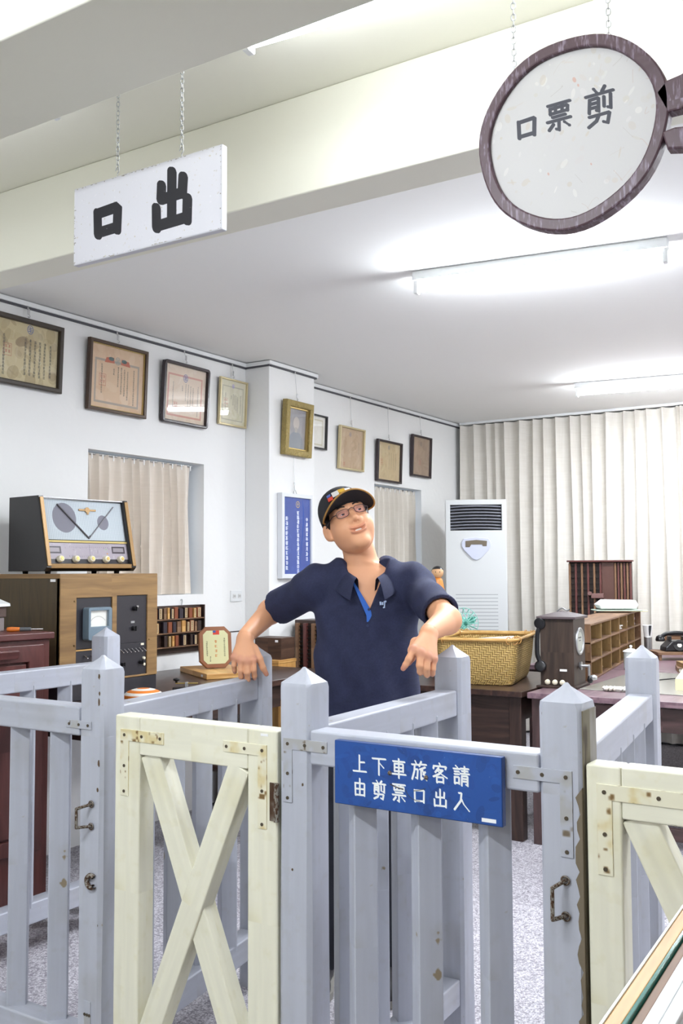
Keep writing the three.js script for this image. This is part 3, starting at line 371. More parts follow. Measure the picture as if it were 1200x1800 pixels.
{
  const t = thing('wall_socket', 'small white double wall socket below the pictures', 'socket', [XL, 1.257, 5.011], Math.PI / 2); mesh('plate', box(0.118, 0.072, 0.009, 0.003), M.whitePlastic, t, [0, 0.036, 0.0045]);
  for (const x of [-0.025, 0.028]) { const o = mesh('outlet', box(0.03, 0.026, 0.004, 0.002), std({ color: 0xdfdfdc, roughness: 0.4 }), t, [x, 0.036, 0.0095]); for (const s of [-1, 1]) mesh('slot', box(0.0025, 0.01, 0.002, 0), M.blackMatt, o, [s * 0.006, 0, 0.0016]); }
}
// ---------------------------------------------------------------- curtains
const linen = (c0, c1) => new THREE.MeshPhysicalMaterial({ color: 0xffffff, map: texture(256, (u, v) => { const w = fbm(u * 128, v * 6, 128, 2), f = fbm(u * 6, v * 128, 128, 2), p = fbm(u * 8, v * 4, 8, 3); return mix(hex(c0), hex(c1), 0.35 * w + 0.35 * f + 0.3 * p); }), roughness: 0.95, transmission: 0 , side: THREE.DoubleSide, sheen: 0.2, sheenRoughness: 0.9 });
function drape(w, h, pleats, amp, sharp, gather, seed) { // hanging cloth in the local xy plane, top edge at y = h
  const nx = pleats * 12, ny = 18, pos = [], uv = [], idx = [];
  for (let j = 0; j <= ny; j++) for (let i = 0; i <= nx; i++) {
    const u = i / nx, v = j / ny, ph = u * pleats + 0.16 * Math.sin(u * pleats * 1.7 + seed) + 0.1 * Math.sin(v * 3 + u * 17 + seed), s = Math.sin(ph * Math.PI * 2), q = Math.sign(s) * Math.pow(Math.abs(s), sharp), a = amp * (gather ? 0.55 + 0.45 * Math.sin(Math.min(1, (1 - v) * 3.2) * 1.57) : 0.8 + 0.2 * v) * (0.75 + 0.5 * NOISE(u * 13 + seed, 3));
    pos.push((u - 0.5) * w + 0.25 * (w / pleats) * Math.cos(ph * Math.PI * 2) * 0.5, v * h, a * q + 0.006 * NOISE(u * 20 + seed, v * 6)); uv.push(u * w * 1.5, v * h);
  }
  for (let j = 0; j < ny; j++) for (let i = 0; i < nx; i++) { const a = j * (nx + 1) + i, b = a + 1, c = a + nx + 1, d = c + 1; idx.push(a, b, d, a, d, c); }
  const g = new THREE.BufferGeometry(); g.setAttribute('position', new THREE.BufferAttribute(new Float32Array(pos), 3)); g.setAttribute('uv', new THREE.BufferAttribute(new Float32Array(uv), 2)); g.setIndex(idx); g.computeVertexNormals(); return g;
}
const linenBig = linen(0xd8d2c8, 0xeeeae3), linenSmall = linen(0xe0d5c8, 0xf1e8dd), linenGrey = linen(0xd6cfc4, 0xeae4da);
[[-3.99, -1.9, 0, 'pleated off-white floor-length curtain behind the air conditioner'], [-1.99, 0.4, 1, 'pleated off-white floor-length curtain behind the ticket desks'], [0.38, 2.9, 2, 'pleated off-white curtain over the unseen end of the back wall']].forEach(([a, b, k, label]) => {
  const t = thing('floor_curtain', label, 'curtain', [(a + b) / 2, 0.02, 8.33 - k * 0.005]); mesh('cloth', drape(b - a, H - 0.05, Math.round((b - a) / 0.117), 0.036, 0.85, false, k * 3 + 1), linenBig, t);
  mesh('curtain_track', box(b - a, 0.022, 0.03, 0.003), M.whitePlastic, t, [0, H - 0.031, 0]);
});
WIN.forEach(([a, b, y0, y1], i) => {
  const t = thing('window_curtain', ['beige pinch-pleated curtain in the window recess behind the radio', 'beige pinch-pleated curtain in the window recess beside the air conditioner'][i], 'curtain', [XL - 0.05, y0 + 0.004, (a + b) / 2 - 0.03], Math.PI / 2, 'small window curtains');
  const w = b - a - 0.07, h = y1 - y0 - 0.02; mesh('cloth', drape(w, h, i ? 9 : 11, 0.03, 0.7, true, 4 + i), i ? linenGrey : linenSmall, t);
  mesh('curtain_rod', rods([[-w / 2, h, 0], [w / 2, h, 0]], 0.006, 8), M.steel, t); const hk = []; for (let k = 0; k < (i ? 9 : 11); k++) hk.push(at(box(0.006, 0.03, 0.004, 0), (k + 0.5) / (i ? 9 : 11) * w - w / 2, h - 0.018, 0.03)); mesh('curtain_hook', merge(hk), M.white, t);
});
// ---------------------------------------------------------------- left side: table, console, radio, stamps
{
  const t = thing('side_table', 'dark polished wooden table along the left wall', 'table', [-3.56, 0, 3.95]); const x0 = -0.46, x1 = 0.42, z0 = -0.92, z1 = 0.98;
  mesh('table_top', box(x1 - x0, 0.035, z1 - z0, 0.005), M.darkTable, t, [(x0 + x1) / 2, 0.8525, (z0 + z1) / 2]); mesh('apron', box(x1 - x0 - 0.08, 0.12, z1 - z0 - 0.08, 0.003), M.walnut, t, [(x0 + x1) / 2, 0.776, (z0 + z1) / 2]);
  for (const x of [x0 + 0.06, x1 - 0.06]) for (const z of [z0 + 0.06, z1 - 0.06]) mesh('leg', box(0.06, 0.72, 0.06, 0.004), M.walnut, t, [x, 0.36, z]);
}
{
  const t = thing('test_console', 'brown wooden instrument console with black panels and a grey meter', 'console', [-3.615, 0.87, 3.3], Math.PI / 2), w = 0.62, h = 0.575, dp = 0.42, z = dp / 2;
  mesh('plinth', box(w, 0.075, dp, 0.003), M.panelBlack, t, [0, 0.0375, 0]);
  mesh('case', merge([at(box(0.02, h - 0.075, dp, 0.002), -w / 2 + 0.01, (h + 0.075) / 2, 0), at(box(0.02, h - 0.075, dp, 0.002), w / 2 - 0.01, (h + 0.075) / 2, 0), at(box(w - 0.04, h - 0.08, 0.02, 0), 0, (h + 0.07) / 2, -z + 0.01)]), M.oakDark, t);
  mesh('top_board', box(w + 0.004, 0.022, dp + 0.004, 0.003), M.oak, t, [0, h - 0.011, 0]);
  mesh('face_frame', uvm(extrude(rect(-w / 2, 0.076, w / 2, h - 0.02), 0.02, 0.002, [rect(-0.215, 0.09, 0.005, h - 0.11).reverse(), rect(0.035, 0.085, 0.24, h - 0.105).reverse()])), M.oak, t, [0, 0, z - 0.018]);
  const pl = mesh('panel', box(0.222, 0.235, 0.01, 0.002), M.panelBlack, t, [-0.105, 0.348, z - 0.008]); mesh('panel', box(0.222, 0.135, 0.01, 0.002), M.panelBlack, t, [-0.105, 0.155, z - 0.008]); mesh('divider', box(0.222, 0.006, 0.014, 0.001), M.tan, t, [-0.105, 0.226, z - 0.006]);
  const p2 = mesh('panel', box(0.207, 0.23, 0.01, 0.002), M.panelBlack, t, [0.1375, 0.355, z - 0.008]); const p3 = mesh('panel', box(0.207, 0.155, 0.01, 0.002), M.panelBlack, t, [0.1375, 0.162, z - 0.008]);
  const m = mesh('meter', merge([at(extrude(roundRect(0.145, 0.15, 0.012), 0.035, 0.003, [rect(-0.058, 0.062, 0.052, 0.135).reverse()]), 0, 0, 0), at(box(0.13, 0.13, 0.02, 0), 0, 0.075, 0.012)]), std({ color: 0x6d7f8c, roughness: 0.4 }), t, [-0.1, 0.27, z]);
  const dial = canvas(256, 180, (g, W, Hh) => { g.fillStyle = '#f1f0e8'; g.fillRect(0, 0, W, Hh); g.strokeStyle = '#555'; g.lineWidth = 2; g.beginPath(); g.arc(W * 0.5, Hh * 1.1, Hh * 0.72, 3.8, 5.6); g.stroke(); for (let i = 0; i < 20; i++) { const a = 3.8 + i * 0.095, q = Hh * 0.72; g.beginPath(); g.moveTo(W * 0.5 + Math.cos(a) * q, Hh * 1.1 + Math.sin(a) * q); g.lineTo(W * 0.5 + Math.cos(a) * (q + 10), Hh * 1.1 + Math.sin(a) * (q + 10)); g.stroke(); } g.fillStyle = '#222'; g.beginPath(); g.arc(24, Hh - 26, 6, 0, 7); g.fill(); });
  mesh('dial', new THREE.PlaneGeometry(0.11, 0.073), printMat(dial, 0.4), m, [-0.003, 0.0985, 0.0235]); mesh('meter_glass', box(0.11, 0.073, 0.002, 0), M.glass, m, [-0.003, 0.0985, 0.032]);
  const knob = (parent, x, y, r) => mesh('knob', merge([at(cyl(r, r * 1.1, 0.016, 14), 0, 0, 0.012, Math.PI / 2), at(box(r * 0.5, r * 2.2, 0.008, 0.002), 0, 0, 0.022)]), M.black, parent, [x, y, 0.004]);
  knob(p2, 0.015, 0.05, 0.01); knob(p2, 0.012, -0.045, 0.011); mesh('tag_plate', box(0.024, 0.01, 0.002, 0), M.steel, p2, [0.008, -0.015, 0.006]); mesh('tag_plate', box(0.014, 0.008, 0.008, 0), M.chrome, p2, [0.022, 0.06, 0.02]);
  for (let i = 0; i < 7; i++) { const x = -0.07 + i * 0.025; mesh('toggle_switch', rods([[x, 0.05, 0.005], [x, 0.045, 0.012], [x, 0.036, 0.026]], 0.0032, 8), M.chrome, p3); }
  mesh('tag_plate', box(0.02, 0.01, 0.002, 0), M.ivory, p3, [0.075, 0.068, 0.006]); for (const y of [0, -0.03]) mesh('jack', at(cyl(0.007, 0.007, 0.012, 12), 0, 0, 0, Math.PI / 2), M.ivory, p3, [0.083, y, 0.008]); knob(p3, -0.06, -0.02, 0.009); knob(p3, 0.06, -0.018, 0.008);
  mesh('toggle_switch', rods([[-0.12, 0.2, z - 0.002], [-0.12, 0.19, z + 0.02]], 0.004, 8), M.chrome, t); mesh('toggle_switch', rods([[-0.16, 0.2, z - 0.002], [-0.16, 0.19, z + 0.02]], 0.004, 8), M.chrome, t);
  mesh('label_sticker', box(0.001, 0.012, 0.034, 0), M.white, t, [-w / 2 - 0.0006, h - 0.03, z - 0.045]);
  const sc = []; for (const x of [-0.228, 0.252]) for (const y of [0.12, 0.25, 0.45]) sc.push(at(cyl(0.004, 0.004, 0.003, 10), x, y, z + 0.0025, Math.PI / 2)); mesh('screw', merge(sc), M.brass, t);
}
{
  const t = thing('tube_radio', 'vintage black table radio with grey grille cloth and five ivory knobs', 'radio', [-3.665, 1.445, 3.3], Math.PI / 2 - 0.1), w = 0.52, h = 0.365, dp = 0.3;
  const prof = (zo, yo, k) => [[-dp / 2, 0.012], [dp / 2 - 0.02 + zo, 0.012], [dp / 2 + zo, 0.03], [dp / 2 - 0.075 + zo, h - yo], [-dp / 2, h - yo]];
  const side = (x, th) => { const g = extrude(prof(0.008, 0, 0), th, 0.003); g.rotateY(-Math.PI / 2); g.translate(x + th / 2, 0, 0); return g; };
  const pl = std({ color: 0x1d1b1c, roughness: 0.32 });
  const body = extrude(prof(-0.03, 0.004, 0), w - 0.05, 0); body.rotateY(-Math.PI / 2); body.translate((w - 0.05) / 2, 0, 0); mesh('cabinet', body, pl, t);
  for (const s of [-1, 1]) mesh('side_panel', side(s * (w / 2 - 0.013), 0.022), pl, t);
  const lean = Math.atan2(0.075, h - 0.03), P = (y) => dp / 2 - 0.075 * (y - 0.03) / (h - 0.03); // front slope
  const gold = std({ color: 0x967548, roughness: 0.4, metalness: 0.3 });
  for (const s of [-1, 1]) mesh('gold_trim', box(0.02, h - 0.035, 0.006, 0.002), gold, t, [s * (w / 2 - 0.013), (h + 0.03) / 2, P((h + 0.03) / 2) + 0.012], [-lean, 0, 0]);
  mesh('top_trim', box(w - 0.05, 0.006, 0.01, 0.001), M.chrome, t, [0, h - 0.006, P(h) + 0.0]); mesh('bottom_trim', box(w - 0.02, 0.022, 0.016, 0.003), gold, t, [0, 0.036, P(0.036) - 0.002]); mesh('middle_trim', box(w - 0.05, 0.01, 0.012, 0.002), std({ color: 0xcdb878, roughness: 0.3, metalness: 0.4 }), t, [0, 0.152, P(0.152) - 0.012]);
  const cloth = canvas(768, 290, (g, W, Hh) => { g.fillStyle = '#c3cbd0'; g.fillRect(0, 0, W, Hh); for (let x = 0; x < W; x += 8) { g.fillStyle = x % 16 ? '#aab4bb' : '#d6dcdf'; g.fillRect(x, 0, 3, Hh); } for (let y = 0; y < Hh; y += 7) { g.fillStyle = 'rgba(130,140,150,0.5)'; g.fillRect(0, y, W, 2); } g.fillStyle = '#7d7c86'; g.beginPath(); g.ellipse(195, 130, 110, 108, 0, 0, 7); g.fill(); g.beginPath(); g.ellipse(560, 155, 55, 55, 0, 0, 7); g.fill(); });
  const gr = mesh('grille_cloth', new THREE.PlaneGeometry(w - 0.052, 0.196), printMat(cloth, 0.8), t, [0, 0.256, P(0.256) - 0.014], [-lean, 0, 0]);
  mesh('trim_bar', rods([[-0.15, 0.075, 0.003], [0.01, -0.088, 0.003], [0.02, -0.078, 0.003]], 0.0042, 6), std({ color: 0x4a464a, roughness: 0.4 }), gr); mesh('trim_bar', rods([[0.015, -0.085, 0.003], [0.18, 0.075, 0.003]], 0.003, 6), std({ color: 0x77757a, roughness: 0.4 }), gr);
  mesh('badge', merge([at(box(0.1, 0.009, 0.004, 0.001), 0, 0, 0), at(cyl(0.014, 0.014, 0.006, 16), 0, 0, 0, Math.PI / 2), at(box(0.012, 0.03, 0.004, 0.001), 0, -0.006, 0)]), gold, gr, [0.02, 0.052, 0.004]);
  const dialT = canvas(768, 150, (g, W, Hh) => { g.fillStyle = '#a39aa3'; g.fillRect(0, 0, W, Hh); speckle(g, W, Hh, 90, ['#b9b0b6', '#8b828c'], 3, 14); g.fillStyle = '#3a3238'; g.fillRect(6, 26, 120, 52); g.fillRect(610, 22, 130, 52); g.fillStyle = '#8f878d'; g.fillRect(16, 36, 96, 30); g.fillRect(622, 32, 104, 30); g.strokeStyle = '#3a3a44'; for (let i = 0; i < 40; i++) { g.lineWidth = 2; const x = 200 + i * 9.5, y = i % 2 ? 26 : 92; g.beginPath(); g.moveTo(x, y); g.lineTo(x, y + rr(5, 13)); g.stroke(); } g.beginPath(); g.moveTo(395, 10); g.lineTo(392, 110); g.stroke(); g.fillStyle = '#7fae74'; g.fillRect(548, 40, 10, 8); g.fillStyle = '#c08a4a'; g.fillRect(556, 72, 12, 8); g.fillStyle = '#262226'; g.fillRect(0, 118, W, 32); g.fillStyle = '#b9b2b6'; for (let i = 0; i < 9; i++) g.fillRect(20 + i * 84, 112, 26, 5); });
  mesh('tuning_dial', new THREE.PlaneGeometry(w - 0.052, 0.1), printMat(dialT, 0.25), t, [0, 0.097, P(0.097) - 0.012], [-lean, 0, 0]);
  for (let i = 0; i < 5; i++) { const k = mesh('knob', at(lathe([[0, 0.022], [0.012, 0.021], [0.0155, 0.017], [0.017, 0.003], [0.017, 0]], 20), 0, 0, 0, Math.PI / 2), M.ivory, t, [-0.172 + i * 0.088, 0.068, P(0.068) - 0.012], [-lean, 0, 0]); mesh('knob_cap', at(cyl(0.008, 0.008, 0.002, 14), 0, 0, 0.0225, Math.PI / 2), M.brass, k); }
  for (const x of [-0.2, 0.2]) for (const z of [-0.1, 0.08]) mesh('foot', cyl(0.014, 0.012, 0.014, 12), M.blackMatt, t, [x, 0.007, z]);
}
{ // rubber stamp rack leaning on the wall, with stamps standing on its three ledges
  const t = thing('stamp_rack', 'dark wooden wall rack with three ledges of rubber stamps', 'rack', [XL + 0.004, 0.965, 4.27], Math.PI / 2), w = 0.75, h = 0.285; mesh('back_board', box(w, h, 0.012, 0.002), M.walnut, t, [0, h / 2, 0.008]);
  const Y = [0.04, 0.122, 0.204]; for (const y of Y) mesh('ledge', box(w, 0.007, 0.034, 0.001), M.shelfWood, t, [0, y, 0.028]); for (const s of [-1, 1]) mesh('side', box(0.01, h, 0.04, 0.001), M.walnut, t, [s * w / 2, h / 2, 0.025]);
  mesh('hanging_hook', tube([[0.2, h + 0.03, 0.004], [0.21, h + 0.036, 0.006], [0.214, h + 0.02, 0.006], [0.2, h - 0.005, 0.012]], 0.0025, 16, 6), M.steel, t);
  const cols = [M.tan, M.pale, M.walnut, M.shelfWood, std({ color: 0x2e2630, roughness: 0.5 }), std({ color: 0x8a4a2c, roughness: 0.5 })], used = [[1, 'top'], [1, 'middle'], [1, 'bottom']], ledges = ['bottom', 'middle', 'top'];
  const face = canvas(64, 160, (g, W, Hh) => { g.fillStyle = '#cdb389'; g.fillRect(0, 0, W, Hh); g.strokeStyle = '#4a3b28'; column(g, 12, 10, 4, 34, 1.05, 4); }), faceMat = printMat(face, 0.7);
  Y.forEach((y, r) => { let x = -w / 2 + 0.02; while (x < w / 2 - 0.05) {
    const sw = rr(0.018, 0.034), sh = rr(0.058, 0.07); if (rnd() < 0.9) { const ci = Math.floor(rnd() * cols.length), lab = rnd() < 0.45, s = thing('rubber_stamp', `${['tan', 'pale brown', 'dark brown', 'mid brown', 'near-black', 'reddish'][ci]} wooden stamp ${lab ? 'with a printed face ' : ''}on the ${ledges[r]} ledge of the stamp rack`, 'stamp', [XL + 0.004 + 0.03, 0.965 + y + 0.0035, 4.27 + x + sw / 2], Math.PI / 2, `stamps on the ${ledges[r]} ledge`); mesh('block', box(sw, sh, 0.022, 0.002), cols[ci], s, [0, sh / 2, 0.0]); if (lab) mesh('paper_label', new THREE.PlaneGeometry(sw * 0.7, sh * 0.88), faceMat, s, [0, sh / 2, 0.0116]); }
    x += sw + rr(0.006, 0.014); } });
}
{
  const b = thing('wooden_tray', 'honey-coloured flat wooden box lying on the dark table', 'box', [-3.6, 0.87, 4.32], -0.55); mesh('body', box(0.5, 0.03, 0.3, 0.004), M.tan, b, [0, 0.015, 0]); mesh('sticker', box(0.03, 0.012, 0.001, 0), M.white, b, [0.17, 0.015, 0.1505]);
  const t = thing('award_plaque', 'octagonal wooden plaque with a pale gold plate and small red flag', 'plaque', [-3.63, 0.9, 4.33], 0.98); const w = 0.19, h = 0.235, c = 0.04, oct = (i) => [[-w / 2 + c, i], [w / 2 - c, i], [w / 2 - i, c], [w / 2 - i, h - c], [w / 2 - c, h - i], [-w / 2 + c, h - i], [-w / 2 + i, h - c], [-w / 2 + i, c]];
  const tilt = -0.14; mesh('wood_back', uvm(extrude(oct(0), 0.022, 0.004)), std({ color: 0x8a5634, roughness: 0.35 }), t, [0, 0.002, 0], [tilt, 0, 0]);
  const tex = canvas(384, 480, (g, W, Hh) => { g.fillStyle = '#cfcda0'; g.fillRect(0, 0, W, Hh); g.fillStyle = '#c8402c'; g.fillRect(W * 0.42, Hh * 0.1, W * 0.2, Hh * 0.1); g.fillStyle = '#33508f'; g.fillRect(W * 0.42, Hh * 0.1, W * 0.09, Hh * 0.05); g.strokeStyle = '#c07a45'; column(g, W * 0.46, Hh * 0.33, 4, 34, 1.6, 4); g.strokeStyle = '#6d6c50'; column(g, W * 0.74, Hh * 0.28, 9, 22, 1.1, 2.5); column(g, W * 0.2, Hh * 0.35, 8, 20, 1.1, 2.5); column(g, W * 0.3, Hh * 0.72, 3, 18, 1.2, 2.5); });
  const plate = new THREE.ShapeGeometry(new THREE.Shape(oct(0.016).map(([x, y]) => new THREE.Vector2(x * 0.93, 0.008 + y * 0.93)))); { const p = plate.attributes.position, uv = plate.attributes.uv; for (let i = 0; i < p.count; i++) uv.setXY(i, (p.getX(i) + w / 2) / w, p.getY(i) / h); }
  mesh('gold_plate', plate, std({ map: tex, roughness: 0.3, metalness: 0.25 }), t, [0, 0.006, 0.0275], [tilt, 0, 0]); mesh('prop', box(0.02, 0.15, 0.006, 0.001), M.walnut, t, [0, 0.072, -0.045], [0.3, 0, 0]);
}
{
  const t = thing('orange_float', 'orange and white banded rounded dome at the foot of the console', 'ornament', [-3.25, 0.87, 3.36]); const bands = []; const c = [0xe8822e, 0xf1ece4, 0xe8822e, 0xf1ece4, 0xe8822e]; for (let i = 0; i < 5; i++) { const a = i / 5 * 0.5 * Math.PI, b = (i + 1) / 5 * 0.5 * Math.PI, q = []; for (let k = 0; k <= 4; k++) { const e = a + (b - a) * k / 4; q.push([Math.cos(e) * 0.095, Math.sin(e) * 0.042]); } mesh('band', lathe(q, 26), std({ color: c[i], roughness: 0.5 }), t); }
  const k = thing('telegraph_key', 'small black brass-topped key on the dark table by the fence rail', 'instrument', [-3.25, 0.87, 3.66], 0.6); mesh('base', box(0.13, 0.018, 0.07, 0.003), M.black, k, [0, 0.009, 0]); mesh('lever', box(0.11, 0.006, 0.014, 0.002), M.brass, k, [0, 0.034, 0]); mesh('support', box(0.014, 0.03, 0.03, 0.002), M.steel, k, [0, 0.025, 0]); mesh('knob', lathe([[0, 0.025], [0.016, 0.022], [0.018, 0.014], [0.006, 0.008], [0.006, 0]], 16), M.black, k, [-0.05, 0.036, 0]);
}
{ // red-brown cabinet at the picture's left, with a storage box stack and a screwdriver on it
  const t = thing('filing_cabinet', 'red-brown wooden cabinet with a drop front and wooden pull', 'cabinet', [-3.53, 0, 2.52], Math.PI / 2 - 0.12), w = 0.7, h = 1.2, dp = 0.42, z = dp / 2;
  mesh('body', box(w, h - 0.03, dp - 0.02, 0.003), M.mahogany, t, [0, (h - 0.03) / 2, -0.01]); mesh('top', box(w + 0.02, 0.03, dp + 0.01, 0.006), M.mahogany, t, [0, h - 0.015, 0]);
  mesh('door_frame', uvm(extrude(rect(-w / 2 + 0.005, 0.3, w / 2 - 0.04, h - 0.05), 0.02, 0.003, [rect(-w / 2 + 0.06, 0.36, w / 2 - 0.11, h - 0.12).reverse()])), M.mahogany, t, [0, 0, z - 0.022]);
  for (const s of [-1, 1]) mesh('door_board', box((w - 0.19) / 2, h - 0.5, 0.008, 0.002), M.mahogany, t, [-0.025 + s * (w - 0.18) / 4, 0.72, z - 0.012]);
  mesh('pull', merge([at(box(0.11, 0.016, 0.03, 0.004), 0, 0.012, 0.012), at(box(0.11, 0.034, 0.008, 0.003), 0, 0, 0.026, 0.3)]), M.mahogany, t, [0.12, h - 0.085, z]);
  const b = thing('storage_box', 'grey plastic storage box with brown packing, under a white lid', 'box', [-3.56, 1.2, 2.66], 0.35); mesh('tub', box(0.2, 0.06, 0.15, 0.006), std({ color: 0x8b8383, roughness: 0.4 }), b, [0, 0.03, 0]); mesh('carton', box(0.21, 0.045, 0.16, 0.003), std({ color: 0x5a4a44, roughness: 0.8 }), b, [0, 0.0835, 0]); mesh('tape', box(0.04, 0.046, 0.162, 0.001), std({ color: 0xd3a058, roughness: 0.5 }), b, [0.07, 0.084, 0]); mesh('lid', uvm(extrude([[-0.12, 0], [0.12, 0], [0.118, 0.012], [0.07, 0.03], [-0.07, 0.03], [-0.118, 0.012]], 0.17, 0.003)), M.whitePlastic, b, [0, 0.107, -0.085]);
  const s = thing('screwdriver', 'screwdriver with an orange and grey handle on the red-brown cabinet', 'tool', [-3.385, 1.2, 2.765], 0.75); mesh('grip', at(lathe([[0, 0], [0.009, 0.003], [0.011, 0.02], [0.009, 0.05], [0.0085, 0.055], [0, 0.055]], 14), -0.06, 0.011, 0, 0, 0, -Math.PI / 2), std({ color: 0xe07a2a, roughness: 0.4 }), s); mesh('collar', at(cyl(0.009, 0.0085, 0.045, 14), 0.018, 0.011, 0, 0, 0, Math.PI / 2), std({ color: 0x55585c, roughness: 0.4 }), s); mesh('blade', at(cyl(0.003, 0.003, 0.05, 8), 0.065, 0.011, 0, 0, 0, Math.PI / 2), M.chrome, s);
}
{ // things half hidden by the standing person
  const w = thing('white_panel', 'white board with a dark top edge leaning on the left wall', 'board', [XL + 0.012, 0.87, 5.0 - 0.06], Math.PI / 2); mesh('sheet', box(0.29, 0.19, 0.012, 0.001), M.white, w, [0, 0.095, 0]); mesh('edge', box(0.29, 0.006, 0.014, 0), M.walnut, w, [0, 0.193, 0]);
  const b = thing('wooden_case', 'dark brown wooden case with a white tag stacked on a tan chest', 'box', [-3.725, 0.9, 5.03], 0.05); mesh('body', box(0.2, 0.135, 0.16, 0.003), std({ color: 0xffffff, map: woodTexture(0x3f2a1f, 0x5e4333, 10), roughness: 0.5 }), b, [0, 0.0675, 0]); mesh('tag', box(0.022, 0.014, 0.001, 0), M.white, b, [0.066, 0.115, 0.0806]);
  const c = thing('tan_chest', 'tan wooden chest with a metal hasp under the dark case', 'chest', [-3.745, 0.0, 5.17], 0.05); mesh('body', box(0.24, 0.9, 0.2, 0.004), M.tan, c, [0, 0.45, 0.16]); mesh('lid', box(0.246, 0.02, 0.206, 0.003), M.tan, c, [0, 0.889, 0.16]); mesh('hasp', merge([at(box(0.03, 0.035, 0.004, 0.001), 0, 0, 0), at(new THREE.TorusGeometry(0.008, 0.002, 6, 14), 0, -0.012, 0.006)]), M.rust, c, [0.05, 0.82, 0.263]);
  const l = thing('louvered_cabinet', 'dark brown slatted ticket cabinet behind the wooden case', 'cabinet', [-3.53, 0.769, 5.42], 0); const W2 = 0.52, H2 = 0.36; mesh('body', box(W2, H2, 0.2, 0.003), M.walnut, l, [0, H2 / 2, -0.02]); for (let i = 0; i < 8; i++) mesh('upright', box(0.022, H2 - 0.04, 0.03, 0.002), i % 2 ? M.mahogany : M.shelfWood, l, [-W2 / 2 + 0.035 + i * 0.064, H2 / 2, 0.095]); for (let k = 0; k < 12; k++) mesh('ledge', box(W2 - 0.04, 0.004, 0.016, 0), M.blackMatt, l, [0, 0.035 + k * 0.026, 0.088]); 
  const d = thing('low_cupboard', 'black low cupboard carrying the slatted ticket cabinet', 'cupboard', [-3.53, 0, 5.42], 0); mesh('body', box(0.58, 0.73, 0.34, 0.004), M.blackMatt, d, [0, 0.385, -0.01]); mesh('top', box(0.6, 0.018, 0.36, 0.003), M.walnut, d, [0, 0.759, 0]); mesh('door', box(0.26, 0.6, 0.012, 0.003), M.walnut, d, [-0.14, 0.38, 0.166]); mesh('door', box(0.26, 0.6, 0.012, 0.003), M.walnut, d, [0.14, 0.38, 0.166]); mesh('plinth', box(0.54, 0.03, 0.3, 0), M.blackMatt, d, [0, 0.015, -0.01]);
}
{ // dark chair tucked under the side table
  const t = thing('wooden_chair', 'black bentwood chair standing by the side table behind the gate', 'chair', [-3.3, 0, 4.12], -0.5); mesh('seat', lathe([[0, 0.448], [0.17, 0.448], [0.19, 0.44], [0.19, 0.424], [0.17, 0.418], [0, 0.418]], 28), M.walnut, t);
  for (const [x, z] of [[-0.13, 0.13], [0.13, 0.13]]) mesh('leg', tube([[x, 0.42, z], [x * 1.15, 0.3, z * 1.2], [x * 1.1, 0.12, z * 1.15], [x * 1.35, 0.0, z * 1.4]], 0.014, 20, 8), M.black, t); for (const [x, z] of [[-0.13, -0.13], [0.13, -0.13]]) mesh('leg', tube([[x, 0.42, z], [x * 1.1, 0.2, z * 1.2], [x * 1.2, 0.0, z * 1.55]], 0.014, 16, 8), M.black, t);
  const ring = new THREE.TorusGeometry(0.16, 0.009, 8, 28); ring.rotateX(Math.PI / 2); mesh('stretcher_ring', ring, M.black, t, [0, 0.2, 0]);
}
// ---------------------------------------------------------------- air conditioner, figurine, fan
{
  const t = thing('air_conditioner', 'tall white floor-standing air conditioner in the corner', 'appliance', [-3.449, 0, 7.488], 0.47), w = 0.51, h = 2.05, dp = 0.32;
  const shell = std({ color: 0xd8dada, roughness: 0.4 });
  mesh('cabinet', box(w, h - 0.04, dp - 0.03, 0.012), shell, t, [0, h / 2 + 0.02, -dp / 2 - 0.015]); mesh('plinth', box(w - 0.03, 0.04, dp - 0.06, 0), M.blackMatt, t, [0, 0.02, -dp / 2]);
  mesh('front_panel', extrude(rect(-w / 2, 0.04, w / 2, h), 0.03, 0.006, [rect(-0.214, 1.79, 0.214, 2.005).reverse()]), shell, t, [0, 0, -0.036]);
  mesh('outlet_back', box(0.43, 0.216, 0.004, 0), M.blackMatt, t, [0, 1.8975, -0.028]);
  for (let i = 0; i < 8; i++) mesh('louver', tube([[-0.212, 0, -0.008], [-0.11, 0.005, 0.004], [0, 0.007, 0.008], [0.11, 0.005, 0.004], [0.212, 0, -0.008]], 0.0075, 16, 6), std({ color: 0x7c7e88, roughness: 0.4 }), t, [0, 1.804 + i * 0.0262, -0.012]);
  const K = (l) => l.map(([x, y]) => [x * 1.2, y * 1.2]);
  const c = mesh('control_panel', extrude(K([[-0.1, 0.05], [-0.085, 0.072], [0, 0.082], [0.085, 0.072], [0.1, 0.05], [0.102, 0.02], [0.085, -0.01], [0.03, -0.068], [0, -0.08], [-0.03, -0.068], [-0.085, -0.01], [-0.102, 0.02]]), 0.012, 0.004), std({ color: 0xcfd3e4, roughness: 0.3 }), t, [0, 1.635, -0.004]); mesh('display', extrude(K([[-0.075, 0.055], [0, 0.062], [0.075, 0.055], [0.072, 0.018], [0.045, 0.018], [0.04, 0.03], [-0.035, 0.03], [-0.045, 0.012], [-0.075, 0.012]]), 0.004, 0.001), std({ color: 0x8e8272, roughness: 0.15, metalness: 0.5 }), c, [0, 0, 0.014]);
  const sg = box(0.35, 0.005, 0.002, 0), sm = std({ color: 0x9b9ea0, roughness: 0.6 }); for (let i = 0; i < 22; i++) mesh('intake_slot', sg, sm, t, [0, 1.252 - i * 0.0294, -0.0008]);
}
